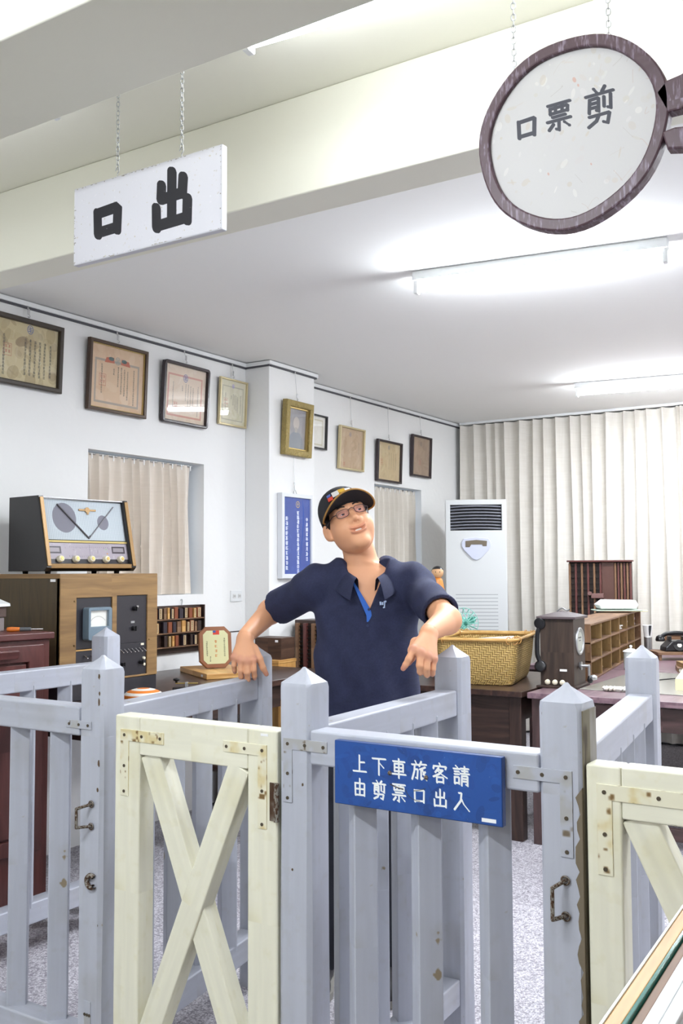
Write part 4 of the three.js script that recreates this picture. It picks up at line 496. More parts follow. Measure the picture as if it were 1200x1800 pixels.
{
  const s = thing('pedestal', 'slim dark pedestal behind the standing person', 'stand', [-2.995, 0, 5.88], 0.6); mesh('column', box(0.12, 1.21, 0.12, 0.004), M.walnut, s, [0, 0.635, 0]); mesh('base', box(0.16, 0.03, 0.16, 0.004), M.walnut, s, [0, 0.015, 0]); mesh('top', box(0.14, 0.02, 0.14, 0.004), M.walnut, s, [0, 1.25, 0]);
  const t = thing('wooden_figurine', 'small figurine with black hair and orange clothes beside the air conditioner', 'figurine', [-2.995, 1.26, 5.88], 0.5); t.scale.setScalar(0.86); mesh('body', lathe([[0, 0], [0.05, 0], [0.055, 0.01], [0.052, 0.09], [0.04, 0.15], [0.03, 0.165], [0, 0.17]], 24), std({ color: 0xd98a3a, roughness: 0.4 }), t);
  const h = mesh('head', new THREE.SphereGeometry(0.047, 24, 18), std({ color: 0xe0b184, roughness: 0.45 }), t, [0, 0.21, 0]); mesh('hair', new THREE.SphereGeometry(0.0495, 24, 12, 0, Math.PI * 2, 0, 1.25), M.black, h, [0, 0.002, -0.003], [-0.25, 0, 0]); for (const x of [-0.016, 0.016]) mesh('eye', new THREE.SphereGeometry(0.004, 8, 6), M.black, h, [x, 0.004, 0.0445]); 
}
{
  const t = thing('desk_fan', 'small pale turquoise electric fan behind the bamboo basket', 'fan', [-2.775, 0.8, 5.8], 0.75), teal = std({ color: 0x6fc4b4, roughness: 0.4 }); mesh('base', lathe([[0, 0], [0.075, 0], [0.078, 0.01], [0.05, 0.03], [0.018, 0.045], [0, 0.045]], 24), teal, t); mesh('stem', cyl(0.012, 0.016, 0.22, 12), teal, t, [0, 0.15, -0.02]); mesh('motor', at(lathe([[0, 0.09], [0.03, 0.085], [0.042, 0.05], [0.042, 0], [0, 0]], 20), 0, 0, 0, -Math.PI / 2), teal, t, [0, 0.31, -0.01]);
  const blade = extrude([[0.01, -0.012], [0.05, -0.032], [0.085, -0.02], [0.088, 0.012], [0.05, 0.026], [0.01, 0.012]], 0.003, 0.001); for (let i = 0; i < 3; i++) mesh('blade', blade.clone().rotateX(0.35).rotateZ(i * 2.094 + 0.4), teal, t, [0, 0.31, 0.02]);
  const cage = []; for (let i = 0; i < 16; i++) { const a = i / 16 * 6.283; cage.push(tube([[Math.cos(a) * 0.015, Math.sin(a) * 0.015, 0.05], [Math.cos(a) * 0.06, Math.sin(a) * 0.06, 0.045], [Math.cos(a) * 0.098, Math.sin(a) * 0.098, 0.012], [Math.cos(a) * 0.06, Math.sin(a) * 0.06, -0.012]], 0.003, 10, 5)); } for (const [r, z] of [[0.03, 0.05], [0.065, 0.044], [0.1, 0.01]]) cage.push(at(new THREE.TorusGeometry(r, 0.0022, 6, 32), 0, 0, z)); mesh('cage', merge(cage), std({ color: 0x8fd0c4, roughness: 0.3 }), t, [0, 0.31, 0.01]);
  const b = thing('brown_jar', 'brown glazed jar beside the turquoise fan', 'jar', [-2.86, 0.8, 5.66]); mesh('body', lathe([[0, 0], [0.05, 0], [0.068, 0.06], [0.07, 0.18], [0.055, 0.26], [0.058, 0.285], [0.05, 0.29], [0.045, 0.26], [0, 0.25]], 24), std({ color: 0x8a4f30, roughness: 0.3 }), b);
}
// ---------------------------------------------------------------- desks and what stands on them
function desk(label, x0, x1, d0, d1, o) {
  const t = thing('office_desk', label, 'desk', [(x0 + x1) / 2, 0, (d0 + d1) / 2], 0, 'old office desks'), w = x1 - x0, dp = d1 - d0;
  mesh('desk_top', box(w, 0.032, dp, 0.004), o.top, t, [0, 0.784, 0]); for (const x of [-1, 1]) for (const z of [-1, 1]) mesh('leg', box(0.07, 0.768, 0.07, 0.004), o.wood, t, [x * (w / 2 - 0.05), 0.384, z * (dp / 2 - 0.06)]);
  if (o.panel) mesh('modesty_panel', box(w - 0.17, 0.5, 0.018, 0.002), o.wood, t, [0, 0.515, dp / 2 - 0.045]); else { mesh('apron', box(w - 0.17, 0.12, 0.018, 0.002), o.wood, t, [0, 0.7, dp / 2 - 0.045]); mesh('footrest', box(w - 0.17, 0.06, 0.03, 0.002), o.wood, t, [0, 0.14, dp / 2 - 0.06]); }
  mesh('apron', box(0.018, 0.12, dp - 0.19, 0.002), o.wood, t, [w / 2 - 0.03, 0.7, 0]); mesh('apron', box(0.018, 0.12, dp - 0.19, 0.002), o.wood, t, [-w / 2 + 0.03, 0.7, 0]);
}
desk('dark desk with a closed front under the bamboo basket', -2.89, -2.03, 4.96, 6.0, { top: M.darkTable, wood: M.walnut, panel: true });
desk('purple-brown desk under the wooden telephone box', -2.0, -0.6, 4.96, 6.4, { top: M.deskTop, wood: M.deskWood });
desk('purple-brown desk at the back under the black telephone', -2.6, -0.6, 6.42, 8.2, { top: M.deskTop, wood: M.deskWood });
{
  const t = thing('bamboo_basket', 'large woven bamboo basket with papers inside', 'basket', [-2.44, 0.802, 5.42], 0.22);
  const weave = texture(256, (u, v) => { const n = 16, x = Math.floor(u * n), y = Math.floor(v * n), k = ((x + y) % 4 + 4) % 4, f = k < 2 ? (v * n) % 1 : (u * n) % 1, e = Math.min(f, 1 - f), g = fbm(u * 64, v * 64, 64, 2); return mix(mix([120, 88, 40], [200, 166, 98], step(0.02, 0.2, e)), [226, 198, 132], g * 0.55 * step(0.05, 0.25, e)); }); weave.repeat.set(5, 5);
  const wb = texture(256, (u, v) => { const n = 16, x = Math.floor(u * n), y = Math.floor(v * n), k = ((x + y) % 4 + 4) % 4, f = k < 2 ? (v * n) % 1 : (u * n) % 1, e = Math.min(f, 1 - f), s = 255 * step(0, 0.25, e); return [s, s, s]; }, false); wb.repeat.set(5, 5);
  const mat = std({ color: 0xffffff, map: weave, bumpMap: wb, bumpScale: 0.003, roughness: 0.5, side: THREE.DoubleSide });
  const loop = (w, d, r, y) => { const p = []; for (const [cx, cz, a] of [[w / 2 - r, d / 2 - r, 0], [-w / 2 + r, d / 2 - r, 1], [-w / 2 + r, -d / 2 + r, 2], [w / 2 - r, -d / 2 + r, 3]]) for (let i = 0; i <= 5; i++) { const e = (a + i / 5) * Math.PI / 2; p.push([cx + Math.cos(e) * r, y, cz + Math.sin(e) * r]); } return p; };
  const wall = (loops) => { const pos = [], uv = [], idx = [], n = loops[0].length; loops.forEach((l, j) => { let s = 0; for (let i = 0; i <= n; i++) { const p = l[i % n], q = l[(i + n - 1) % n]; if (i) s += Math.hypot(p[0] - q[0], p[2] - q[2]); pos.push(...p); uv.push(s, l[0][1]); } }); for (let j = 0; j < loops.length - 1; j++) for (let i = 0; i < n; i++) { const a = j * (n + 1) + i, b = a + 1, c = a + n + 1, d = c + 1; idx.push(a, c, b, b, c, d); } const g = new THREE.BufferGeometry(); g.setAttribute('position', new THREE.BufferAttribute(new Float32Array(pos), 3)); g.setAttribute('uv', new THREE.BufferAttribute(new Float32Array(uv), 2)); g.setIndex(idx); g.computeVertexNormals(); return g; };
  const outer = [loop(0.4, 0.58, 0.05, 0), loop(0.43, 0.61, 0.06, 0.03), loop(0.46, 0.66, 0.06, 0.13), loop(0.48, 0.7, 0.06, 0.25)], inner = [loop(0.475, 0.69, 0.06, 0.25), loop(0.45, 0.65, 0.06, 0.13), loop(0.42, 0.6, 0.06, 0.03)];
  mesh('woven_side', merge([wall(outer), wall(inner)]), mat, t); mesh('woven_base', uvm(box(0.4, 0.008, 0.58, 0)), mat, t, [0, 0.012, 0]);
  const bamboo = std({ color: 0xffffff, map: woodTexture(0xb48848, 0xdcb878, 8), roughness: 0.35 }); for (const [k, y] of [[0.488, 0.258], [0.47, 0.255]]) mesh('rim_rod', new THREE.TubeGeometry(new THREE.CatmullRomCurve3(loop(k, k + 0.22, 0.06, y).map((p) => V(...p)), true, 'catmullrom', 0.1), 96, 0.011, 8, true), bamboo, t);
  const bind = []; for (let i = 0; i < 12; i++) { const l = loop(0.48, 0.7, 0.06, 0.256)[i * 2]; bind.push(at(new THREE.TorusGeometry(0.02, 0.003, 6, 14), l[0], l[1], l[2], 0, i * 0.5, 0)); } mesh('binding', merge(bind), M.tan, t);
  const p = thing('paper_sheets', 'loose white papers lying in the bamboo basket', 'paper', [-2.44, 0.815, 5.42], 0.3); mesh('stack', box(0.28, 0.16, 0.4, 0.003), M.paperWhite, p, [0, 0.085, 0]); mesh('sheet', box(0.3, 0.003, 0.42, 0.001), M.paperWhite, p, [0.01, 0.195, -0.02], [0.12, 0.08, 0.06]);
}
{
  const t = thing('magneto_telephone', 'dark wooden box telephone with handset, round dial window and crank', 'telephone', [-1.93, 0.8, 5.33], 0.06), w = 0.2, h = 0.37, dp = 0.24; const body = std({ color: 0xffffff, map: woodTexture(0x2c221c, 0x4b3b31, 12), roughness: 0.45 });
  mesh('case', box(w - 0.01, h, dp - 0.01, 0.003), body, t, [0, h / 2 + 0.012, 0]); mesh('base', box(w + 0.03, 0.014, dp + 0.03, 0.003), M.walnut, t, [0, 0.007, 0]);
  const lid = new THREE.CylinderGeometry(0.02, Math.SQRT1_2 * 1, 0.03, 4); lid.rotateY(Math.PI / 4); lid.scale((w + 0.02), 1, (dp + 0.02)); mesh('lid', merge([lid.translate(0, h + 0.039, 0), at(box(w + 0.02, 0.014, dp + 0.02, 0.003), 0, h + 0.018, 0)]), std({ color: 0x54484a, roughness: 0.45 }), t);
  mesh('hook', tube([[-0.03, h + 0.05, 0], [0.0, h + 0.068, 0.0], [0.03, h + 0.055, 0.01], [0.05, h + 0.062, 0.02]], 0.004, 16, 6), M.steel, t);
  const hs = mesh('handset', merge([tube([[0, 0.1, 0.01], [-0.012, 0.06, 0.015], [-0.014, -0.05, 0.015], [0, -0.095, 0.01]], 0.013, 20, 10), at(lathe([[0, 0], [0.03, 0], [0.033, 0.008], [0.028, 0.03], [0.014, 0.04], [0, 0.042]], 20), 0.005, 0.118, 0.03, -1.3, 0, 0), at(lathe([[0, 0], [0.024, 0], [0.034, 0.006], [0.03, 0.03], [0.014, 0.042], [0, 0.044]], 20), 0.005, -0.115, 0.03, -1.8, 0, 0)]), M.black, t, [-0.098, 0.235, 0.1]);
  const ring = mesh('dial_window', at(new THREE.TorusGeometry(0.07, 0.008, 10, 36), 0, 0, 0, 0, Math.PI / 2), M.steel, t, [w / 2 - 0.003, 0.255, 0.0]); const face = canvas(256, 256, (g, W) => { g.fillStyle = '#b9bcb4'; g.fillRect(0, 0, W, W); g.fillStyle = '#3a3a3a'; g.fillRect(70, 84, 116, 12); g.fillRect(90, 118, 76, 8); g.strokeStyle = '#55585a'; g.lineWidth = 5; g.beginPath(); g.arc(128, 128, 104, 0, 7); g.stroke(); }); mesh('dial_face', new THREE.CircleGeometry(0.068, 32), printMat(face, 0.4), ring, [0.001, 0, 0], [0, Math.PI / 2, 0]);
  mesh('crank', merge([at(cyl(0.02, 0.024, 0.012, 16), 0.006, 0, 0, 0, 0, Math.PI / 2), at(cyl(0.008, 0.008, 0.05, 10), 0.03, 0, 0, 0, 0, Math.PI / 2), at(box(0.012, 0.075, 0.014, 0.003), 0.052, -0.028, 0), at(lathe([[0, 0], [0.012, 0.004], [0.016, 0.02], [0.011, 0.038], [0, 0.04]], 14), 0.056, -0.062, 0, 0, 0, -Math.PI / 2)]), M.steel, t, [w / 2, 0.12, 0.02]); mesh('crank_knob', at(lathe([[0, 0], [0.012, 0.004], [0.017, 0.022], [0.011, 0.042], [0, 0.044]], 14), 0, 0, 0), M.black, t, [w / 2 + 0.057, 0.025, 0.02]);
  for (let i = 0; i < 3; i++) mesh('terminal', at(lathe([[0, 0.012], [0.009, 0.011], [0.015, 0.008], [0.016, 0], [0, 0]], 18), 0, 0, 0, Math.PI / 2), M.ivory, t, [-0.055 + i * 0.042, 0.032, dp / 2 - 0.006]); mesh('white_tag', box(0.04, 0.012, 0.001, 0), M.white, t, [0.035, 0.1, dp / 2 - 0.0045]);
}
{ // pigeonhole shelf
  const t = thing('pigeonhole_shelf', 'long brown pigeonhole shelf with three rows of open compartments', 'shelf', [-1.867, 0.8, 5.63], Math.PI / 2 + 0.146), L = 2.25, h = 0.335, dp = 0.22, n = 6;
  for (let k = 0; k <= 3; k++) mesh(k === 3 ? 'top_board' : 'shelf_board', box(L, 0.012, dp, 0.002), M.shelfWood, t, [L / 2, 0.006 + k * (h - 0.012) / 3, -dp / 2]); for (let i = 0; i <= n; i++) mesh(i % n ? 'divider' : 'end_board', box(0.014, h - 0.014, dp - 0.002, 0.002), i % n ? M.pale : M.shelfWood, t, [0.007 + i * (L - 0.014) / n, h / 2, -dp / 2]); mesh('back_board', box(L, h, 0.006, 0), M.walnut, t, [L / 2, h / 2, -dp - 0.003]);
  const cell = (i, r) => [0.007 + (i + 0.5) * (L - 0.014) / n, 0.0135 + r * (h - 0.012) / 3], put = (i, r, label, w, hh, mat) => { const [x, y] = cell(i, r), p = V(x, y, -dp * 0.45).applyAxisAngle(V(0, 1, 0), t.rotation.y).add(t.position), o = thing('paper_bundle', label, 'papers', [p.x, p.y, -p.z], t.rotation.y + rr(-0.2, 0.2), 'bundles in the pigeonholes'); for (let k = 0; k < 3; k++) mesh('bundle_layer', box(w, hh / 3.1, 0.12, 0.003), mat, o, [rr(-0.01, 0.01), hh / 6 + k * hh / 3, rr(-0.01, 0.01)], [0, rr(-0.15, 0.15), 0]); };
  put(3, 2, 'white paper bundle in the fourth top pigeonhole', 0.2, 0.03, M.paperWhite); put(4, 2, 'lilac paper bundle in the fifth top pigeonhole', 0.22, 0.04, std({ color: 0xcdbfcf, roughness: 0.8 })); put(5, 2, 'lilac paper bundle in the last top pigeonhole', 0.22, 0.06, std({ color: 0xd3c8d8, roughness: 0.8 })); put(1, 0, 'brown wooden block in the second bottom pigeonhole', 0.16, 0.03, M.shelfWood); put(5, 1, 'yellowed paper bundle in the last middle pigeonhole', 0.18, 0.035, std({ color: 0xcdb98a, roughness: 0.8 })); put(4, 1, 'cream paper bundle in the fifth middle pigeonhole', 0.1, 0.05, M.paper);
  const m = thing('plastic_cover', 'white plastic machine cover on the pigeonhole shelf', 'cover', [-2.22, 1.148, 7.3], 0.5); mesh('tray', box(0.34, 0.008, 0.22, 0.002), std({ color: 0xb9d0bf, roughness: 0.4 }), m, [0, 0.004, 0]); mesh('shell', uvm(extrude([[-0.13, 0], [0.13, 0], [0.145, 0.03], [0.125, 0.062], [-0.1, 0.066], [-0.15, 0.03]], 0.17, 0.008)), M.whitePlastic, m, [0, 0.016, -0.085]);
  const y = thing('yellow_envelope', 'pale yellow envelope on the end of the pigeonhole shelf', 'envelope', [-2.14, 1.1355, 7.62], 0.3); mesh('sheet', box(0.12, 0.004, 0.24, 0.001), std({ color: 0xe6dfa8, roughness: 0.8 }), y, [0, 0.002, 0]);
}
{ // ticket rack at the back
  const t = thing('ticket_rack', 'tall dark ticket rack with vertical slots in front of the long curtain', 'rack', [-2.56, 0.8, 8.0], 0.2), h = 0.72; const wing = (name, x, w, ry, n, z) => { const g = mesh(name, box(w, h, 0.03, 0.002), M.walnut, t, [x, h / 2, z], [0, ry, 0]); for (let i = 0; i <= n; i++) mesh('upright', box(0.016, h - 0.02, 0.05, 0.002), i % 2 ? M.mahogany : M.shelfWood, g, [-w / 2 + 0.01 + i * (w - 0.02) / n, 0, 0.03]); for (let k = 0; k < 14; k++) mesh('ticket_ledge', box(w - 0.02, 0.004, 0.03, 0), M.blackMatt, g, [0, -h / 2 + 0.04 + k * 0.05, 0.025]); };
  wing('left_wing', -0.12, 0.27, 0.0, 5, 0); wing('right_wing', 0.185, 0.14, 0.0, 5, 0); mesh('centre_panel', box(0.1, h, 0.08, 0.003), std({ color: 0x54362e, roughness: 0.5 }), t, [0.065, h / 2, 0.01]); mesh('cornice', box(0.53, 0.014, 0.12, 0.003), M.mahogany, t, [0, h + 0.007, 0.02]);
  mesh('ticket_chute', merge([at(box(0.1, 0.04, 0.05, 0.004), 0, 0, 0), at(cyl(0.016, 0.016, 0.05, 12), -0.06, 0.02, 0.01, Math.PI / 2)]), std({ color: 0x7a5a56, roughness: 0.4 }), t, [-0.02, 0.44, 0.06]);
  const b = thing('ledger_box', 'brown flat box against the curtain behind the black telephone', 'box', [-1.7, 0.8, 8.08]); mesh('body', box(0.7, 0.13, 0.16, 0.004), M.shelfWood, b, [0, 0.065, 0]); mesh('lid', box(0.71, 0.016, 0.17, 0.003), M.walnut, b, [0, 0.136, 0]);
}
{
  const t = thing('enamel_mug', 'white lidded enamel mug with green pattern beside the pigeonholes', 'mug', [-1.875, 0.8, 6.46], 0.4); const pat = canvas(512, 256, (g, W, Hh) => { g.fillStyle = '#e6eeec'; g.fillRect(0, 0, W, Hh); g.strokeStyle = '#4f7f78'; g.lineWidth = 6; for (let i = 0; i < 14; i++) { g.beginPath(); const x = 40 + i * 34; g.moveTo(x, 90 + rr(-30, 30)); g.lineTo(x + rr(20, 60), 110 + rr(-40, 40)); g.stroke(); } g.fillStyle = '#3f5f7d'; g.fillRect(0, 0, W, 10); });
  mesh('body', lathe([[0, 0.004], [0.04, 0.004], [0.044, 0], [0.047, 0.01], [0.047, 0.11], [0.049, 0.114], [0.045, 0.112], [0.044, 0.02]], 32), printMat(pat, 0.2), t); mesh('handle', tube([[0.045, 0.09, 0], [0.075, 0.085, 0], [0.078, 0.045, 0], [0.046, 0.03, 0]], 0.005, 18, 8), M.white, t); mesh('lid', lathe([[0.052, 0.114], [0.05, 0.12], [0.02, 0.134], [0.006, 0.137], [0.006, 0.142], [0.011, 0.15], [0.006, 0.157], [0, 0.158]], 28), M.white, t);
  const c = thing('tin_can', 'grey metal tin under the white cup', 'tin', [-2.045, 0.8, 7.5]); mesh('can', lathe([[0, 0], [0.03, 0], [0.031, 0.004], [0.029, 0.008], [0.029, 0.138], [0.031, 0.142], [0.03, 0.146], [0, 0.144]], 24), M.steel, c);
  const u = thing('paper_cup', 'white cup with a dark printed patch standing on the grey tin', 'cup', [-2.045, 0.946, 7.5], 2.4); const cup = canvas(256, 128, (g, W, Hh) => { g.fillStyle = '#f2f2f0'; g.fillRect(0, 0, W, Hh); g.fillStyle = '#2a2a30'; for (const x of [60, 190]) { g.beginPath(); g.ellipse(x, 66, 13, 18, 0.3, 0, 7); g.fill(); } }); mesh('body', lathe([[0, 0.002], [0.028, 0.002], [0.029, 0], [0.037, 0.085], [0.038, 0.088], [0.035, 0.085], [0.027, 0.006]], 28), printMat(cup, 0.5), u);
}
{
  const b = thing('wooden_stand', 'low brown wooden stand under the black telephone', 'stand', [-1.8, 0.8, 7.35], 0.55); mesh('top', box(0.34, 0.02, 0.24, 0.003), M.shelfWood, b, [0, 0.05, 0]); for (const x of [-0.15, 0.15]) mesh('side', box(0.02, 0.04, 0.22, 0.002), M.shelfWood, b, [x, 0.02, 0]);
  const t = thing('desk_telephone', 'black bakelite telephone with its handset on the cradle', 'telephone', [-1.8, 0.86, 7.35], 0.5); mesh('body', uvm(extrude([[-0.1, 0], [0.1, 0], [0.095, 0.03], [0.05, 0.075], [-0.05, 0.075], [-0.095, 0.03]], 0.15, 0.008)), M.black, t, [0, 0.002, -0.075]); mesh('cradle', merge([at(box(0.02, 0.035, 0.06, 0.004), -0.05, 0.09, 0), at(box(0.02, 0.035, 0.06, 0.004), 0.05, 0.09, 0)]), M.black, t);
  mesh('handset', merge([tube([[-0.11, 0.1, 0.0], [-0.07, 0.125, 0], [0, 0.132, 0], [0.07, 0.125, 0], [0.11, 0.1, 0]], 0.014, 24, 10), at(lathe([[0, 0], [0.03, 0], [0.034, 0.01], [0.028, 0.035], [0.012, 0.045], [0, 0.045]], 20), -0.115, 0.07, 0), at(lathe([[0, 0], [0.03, 0], [0.036, 0.01], [0.03, 0.035], [0.012, 0.045], [0, 0.045]], 20), 0.115, 0.07, 0)]), M.black, t); const dl = mesh('dial', at(cyl(0.042, 0.042, 0.006, 28), 0, 0, 0, 1.1), M.blackMatt, t, [0, 0.045, 0.082]); mesh('dial_centre', at(cyl(0.016, 0.016, 0.004, 18), 0, 0.002, 0.004, 1.1), M.paper, dl);
  [[0, 'brown ledger lying at the bottom of the book pile', M.shelfWood, 0.3], [1, 'tan ledger on top of the book pile', M.pale, 0.26]].forEach(([i, label, m, w]) => { const k = thing('ledger_book', label, 'book', [-1.45, 0.8 + i * 0.029, 6.55], 0.3 + i * 0.15, 'ledgers on the back desk'); mesh('cover', merge([at(box(w, 0.004, 0.22, 0.001), 0, 0.002, 0), at(box(w, 0.004, 0.22, 0.001), 0, 0.026, 0), at(box(0.006, 0.028, 0.22, 0.001), -w / 2, 0.014, 0)]), m, k); mesh('pages', box(w - 0.012, 0.02, 0.205, 0.001), M.paper, k, [0, 0.014, 0]); });
  const q = thing('desk_mat', 'grey-green glass desk mat with papers under it', 'mat', [-1.3, 0.8, 5.75]); mesh('sheet', box(1.0, 0.006, 1.05, 0.002), std({ color: 0xa7a59c, roughness: 0.15 }), q, [0, 0.003, 0]);
  const k = thing('ticket_machine', 'cream office machine with grey keys on the desk mat', 'machine', [-1.16, 0.806, 5.72], 0.1); mesh('body', uvm(extrude([[-0.3, 0], [0.3, 0], [0.3, 0.12], [0.1, 0.1], [-0.3, 0.062]], 0.4, 0.006).rotateY(Math.PI / 2).translate(-0.2, 0, 0)), std({ color: 0xe3dcb6, roughness: 0.45 }), k); for (let i = 0; i < 4; i++) for (let j = 0; j < 5; j++) mesh('key', box(0.022, 0.012, 0.022, 0.003), std({ color: 0xc9c6bd, roughness: 0.5 }), k, [-0.13 + i * 0.03, 0.075 + j * 0.003, 0.2 - j * 0.032], [0.1, 0, 0]);
  const r = thing('cloth_cord', 'white twisted cotton cord lying on the purple-brown desk', 'cord', [-1.58, 0.8, 5.24], 0.2); const P = []; for (let i = 0; i < 60; i++) P.push([-0.09 + i * 0.003, 0.015 + 0.006 * Math.sin(i * 0.9), 0.012 * Math.cos(i * 0.9) + 0.01 * Math.sin(i * 0.12)]); mesh('strand', tube(P, 0.008, 120, 6), M.paper, r); mesh('strand', tube(P.map(([x, y, z]) => [x, 0.03 - y, -z]), 0.008, 120, 6), M.paperWhite, r);
  const wv = thing('black_cable', 'thin black cable looping over the desk mat', 'cable', [-1.5, 0.806, 6.0]); mesh('wire', tube([[-0.05, 0.003, 0.2], [0, 0.003, 0.1], [0.08, 0.01, 0.05], [0.1, 0.003, -0.05], [0.02, 0.003, -0.12], [0.06, 0.003, -0.2]], 0.003, 40, 6), M.blackMatt, wv);
}
// ---------------------------------------------------------------- showcase in the foreground
{
  const t = thing('glass_showcase', 'glass-topped showcase with tan wood edge and white metal strip', 'showcase', [0.03, 0, 0.95], 0.035), x0 = -0.385, x1 = 0.5, z = 0.72;
  mesh('cabinet', box(x1 - x0 - 0.02, 0.9, 2 * z - 0.02, 0.004), std({ color: 0x5d4630, roughness: 0.6 }), t, [(x0 + x1) / 2, 0.45, 0]);
  mesh('outer_edge', box(0.004, 0.03, 2 * z, 0.001), std({ color: 0xc9c7bd, roughness: 0.3 }), t, [x0 + 0.002, 0.935, 0]); mesh('wood_rim', box(0.018, 0.04, 2 * z, 0.002), M.tan, t, [x0 + 0.013, 0.929, 0]); mesh('glass_edge', box(0.005, 0.05, 2 * z, 0.001), M.greenGlass, t, [x0 + 0.0255, 0.927, 0]); mesh('wood_lip', box(0.012, 0.034, 2 * z, 0.002), M.shelfWood, t, [x0 + 0.035, 0.93, 0]);
  mesh('metal_strip', box(0.016, 0.044, 2 * z, 0.002), M.whitePlastic, t, [x0 + 0.05, 0.93, 0]); mesh('metal_strip', box(0.016, 0.046, 2 * z, 0.002), M.whitePlastic, t, [x0 + 0.0675, 0.931, 0]); mesh('felt_bed', box(x1 - x0 - 0.08, 0.02, 2 * z - 0.02, 0.002), std({ color: 0x57412d, roughness: 0.9 }), t, [(x0 + x1) / 2 + 0.038, 0.911, 0]); mesh('glass_top', box(x1 - x0 - 0.078, 0.005, 2 * z - 0.01, 0), M.glass, t, [(x0 + x1) / 2 + 0.038, 0.95, 0]);
}
// ---------------------------------------------------------------- the person, modelled as distance fields meshed with surface nets
const clamp01 = (x) => (x < 0 ? 0 : x > 1 ? 1 : x);
function cap(p, a, b, ra, rb) { // tapered capsule
  const bx = b[0] - a[0], by = b[1] - a[1], bz = b[2] - a[2], px = p[0] - a[0], py = p[1] - a[1], pz = p[2] - a[2], h = clamp01((px * bx + py * by + pz * bz) / (bx * bx + by * by + bz * bz)), dx = px - bx * h, dy = py - by * h, dz = pz - bz * h;
  return Math.sqrt(dx * dx + dy * dy + dz * dz) - (ra + (rb - ra) * h);
}
const ell = (p, c, r) => { const x = (p[0] - c[0]) / r[0], y = (p[1] - c[1]) / r[1], z = (p[2] - c[2]) / r[2], k0 = Math.sqrt(x * x + y * y + z * z), u = x / r[0], v = y / r[1], w = z / r[2], k1 = Math.sqrt(u * u + v * v + w * w); return k1 < 1e-6 ? -Math.min(...r) : k0 * (k0 - 1) / k1; };
const smin = (a, b, k) => { const h = Math.max(k - Math.abs(a - b), 0) / k; return Math.min(a, b) - h * h * k * 0.25; };
const smax = (a, b, k) => -smin(-a, -b, k);
function nets(f, lo, hi, h, colour) {
  const n = [0, 1, 2].map((i) => Math.ceil((hi[i] - lo[i]) / h) + 1), [nx, ny, nz] = n, val = new Float32Array(nx * ny * nz), p = [0, 0, 0], I = (x, y, z) => (z * ny + y) * nx + x;
  for (let z = 0; z < nz; z++) for (let y = 0; y < ny; y++) for (let x = 0; x < nx; x++) { p[0] = lo[0] + x * h; p[1] = lo[1] + y * h; p[2] = lo[2] + z * h; val[I(x, y, z)] = f(p); }
  const id = new Int32Array(nx * ny * nz).fill(-1), pos = [], idx = [];
  for (let z = 0; z < nz - 1; z++) for (let y = 0; y < ny - 1; y++) for (let x = 0; x < nx - 1; x++) {
    let cx = 0, cy = 0, cz = 0, c = 0; const v = [];
    for (let k = 0; k < 8; k++) v.push(val[I(x + (k & 1), y + ((k >> 1) & 1), z + (k >> 2))]);
    for (let a = 0; a < 8; a++) for (const bit of [1, 2, 4]) { if (a & bit) continue; const b = a | bit; if ((v[a] < 0) === (v[b] < 0)) continue; const t = v[a] / (v[a] - v[b]); cx += (a & 1) + (bit === 1 ? t : 0); cy += ((a >> 1) & 1) + (bit === 2 ? t : 0); cz += (a >> 2) + (bit === 4 ? t : 0); c++; }
    if (c) { id[I(x, y, z)] = pos.length / 3; pos.push(lo[0] + (x + cx / c) * h, lo[1] + (y + cy / c) * h, lo[2] + (z + cz / c) * h); }
  }
  const quad = (a, b, c, d, flip) => { if (a < 0 || b < 0 || c < 0 || d < 0) return; if (flip) idx.push(a, c, b, a, d, c); else idx.push(a, b, c, a, c, d); };
  for (let z = 1; z < nz - 1; z++) for (let y = 1; y < ny - 1; y++) for (let x = 1; x < nx - 1; x++) {
    const s = val[I(x, y, z)] < 0;
    if (s !== val[I(x + 1, y, z)] < 0) quad(id[I(x, y - 1, z - 1)], id[I(x, y, z - 1)], id[I(x, y, z)], id[I(x, y - 1, z)], !s);
    if (s !== val[I(x, y + 1, z)] < 0) quad(id[I(x - 1, y, z - 1)], id[I(x - 1, y, z)], id[I(x, y, z)], id[I(x, y, z - 1)], !s);
    if (s !== val[I(x, y, z + 1)] < 0) quad(id[I(x - 1, y - 1, z)], id[I(x, y - 1, z)], id[I(x, y, z)], id[I(x - 1, y, z)], !s);
  }
  const nor = new Float32Array(pos.length), e = h * 0.4, uv = new Float32Array(pos.length / 3 * 2), q = [0, 0, 0], col = colour ? new Float32Array(pos.length) : null;
  for (let i = 0; i < pos.length; i += 3) {
    const g = [0, 1, 2].map((k) => { q[0] = pos[i]; q[1] = pos[i + 1]; q[2] = pos[i + 2]; q[k] += e; const a = f(q); q[k] -= 2 * e; return a - f(q); }), l = Math.hypot(...g) || 1; nor[i] = g[0] / l; nor[i + 1] = g[1] / l; nor[i + 2] = g[2] / l; uv[i / 3 * 2] = pos[i] + pos[i + 2] * 0.6; uv[i / 3 * 2 + 1] = pos[i + 1];
    if (col) { const c = colour([pos[i], pos[i + 1], pos[i + 2]]); col[i] = c[0]; col[i + 1] = c[1]; col[i + 2] = c[2]; }
  }
  const g = new THREE.BufferGeometry(); g.setAttribute('position', new THREE.BufferAttribute(new Float32Array(pos), 3)); g.setAttribute('normal', new THREE.BufferAttribute(nor, 3)); g.setAttribute('uv', new THREE.BufferAttribute(uv, 2)); if (col) g.setAttribute('color', new THREE.BufferAttribute(col, 3)); g.setIndex(idx); return g;
}
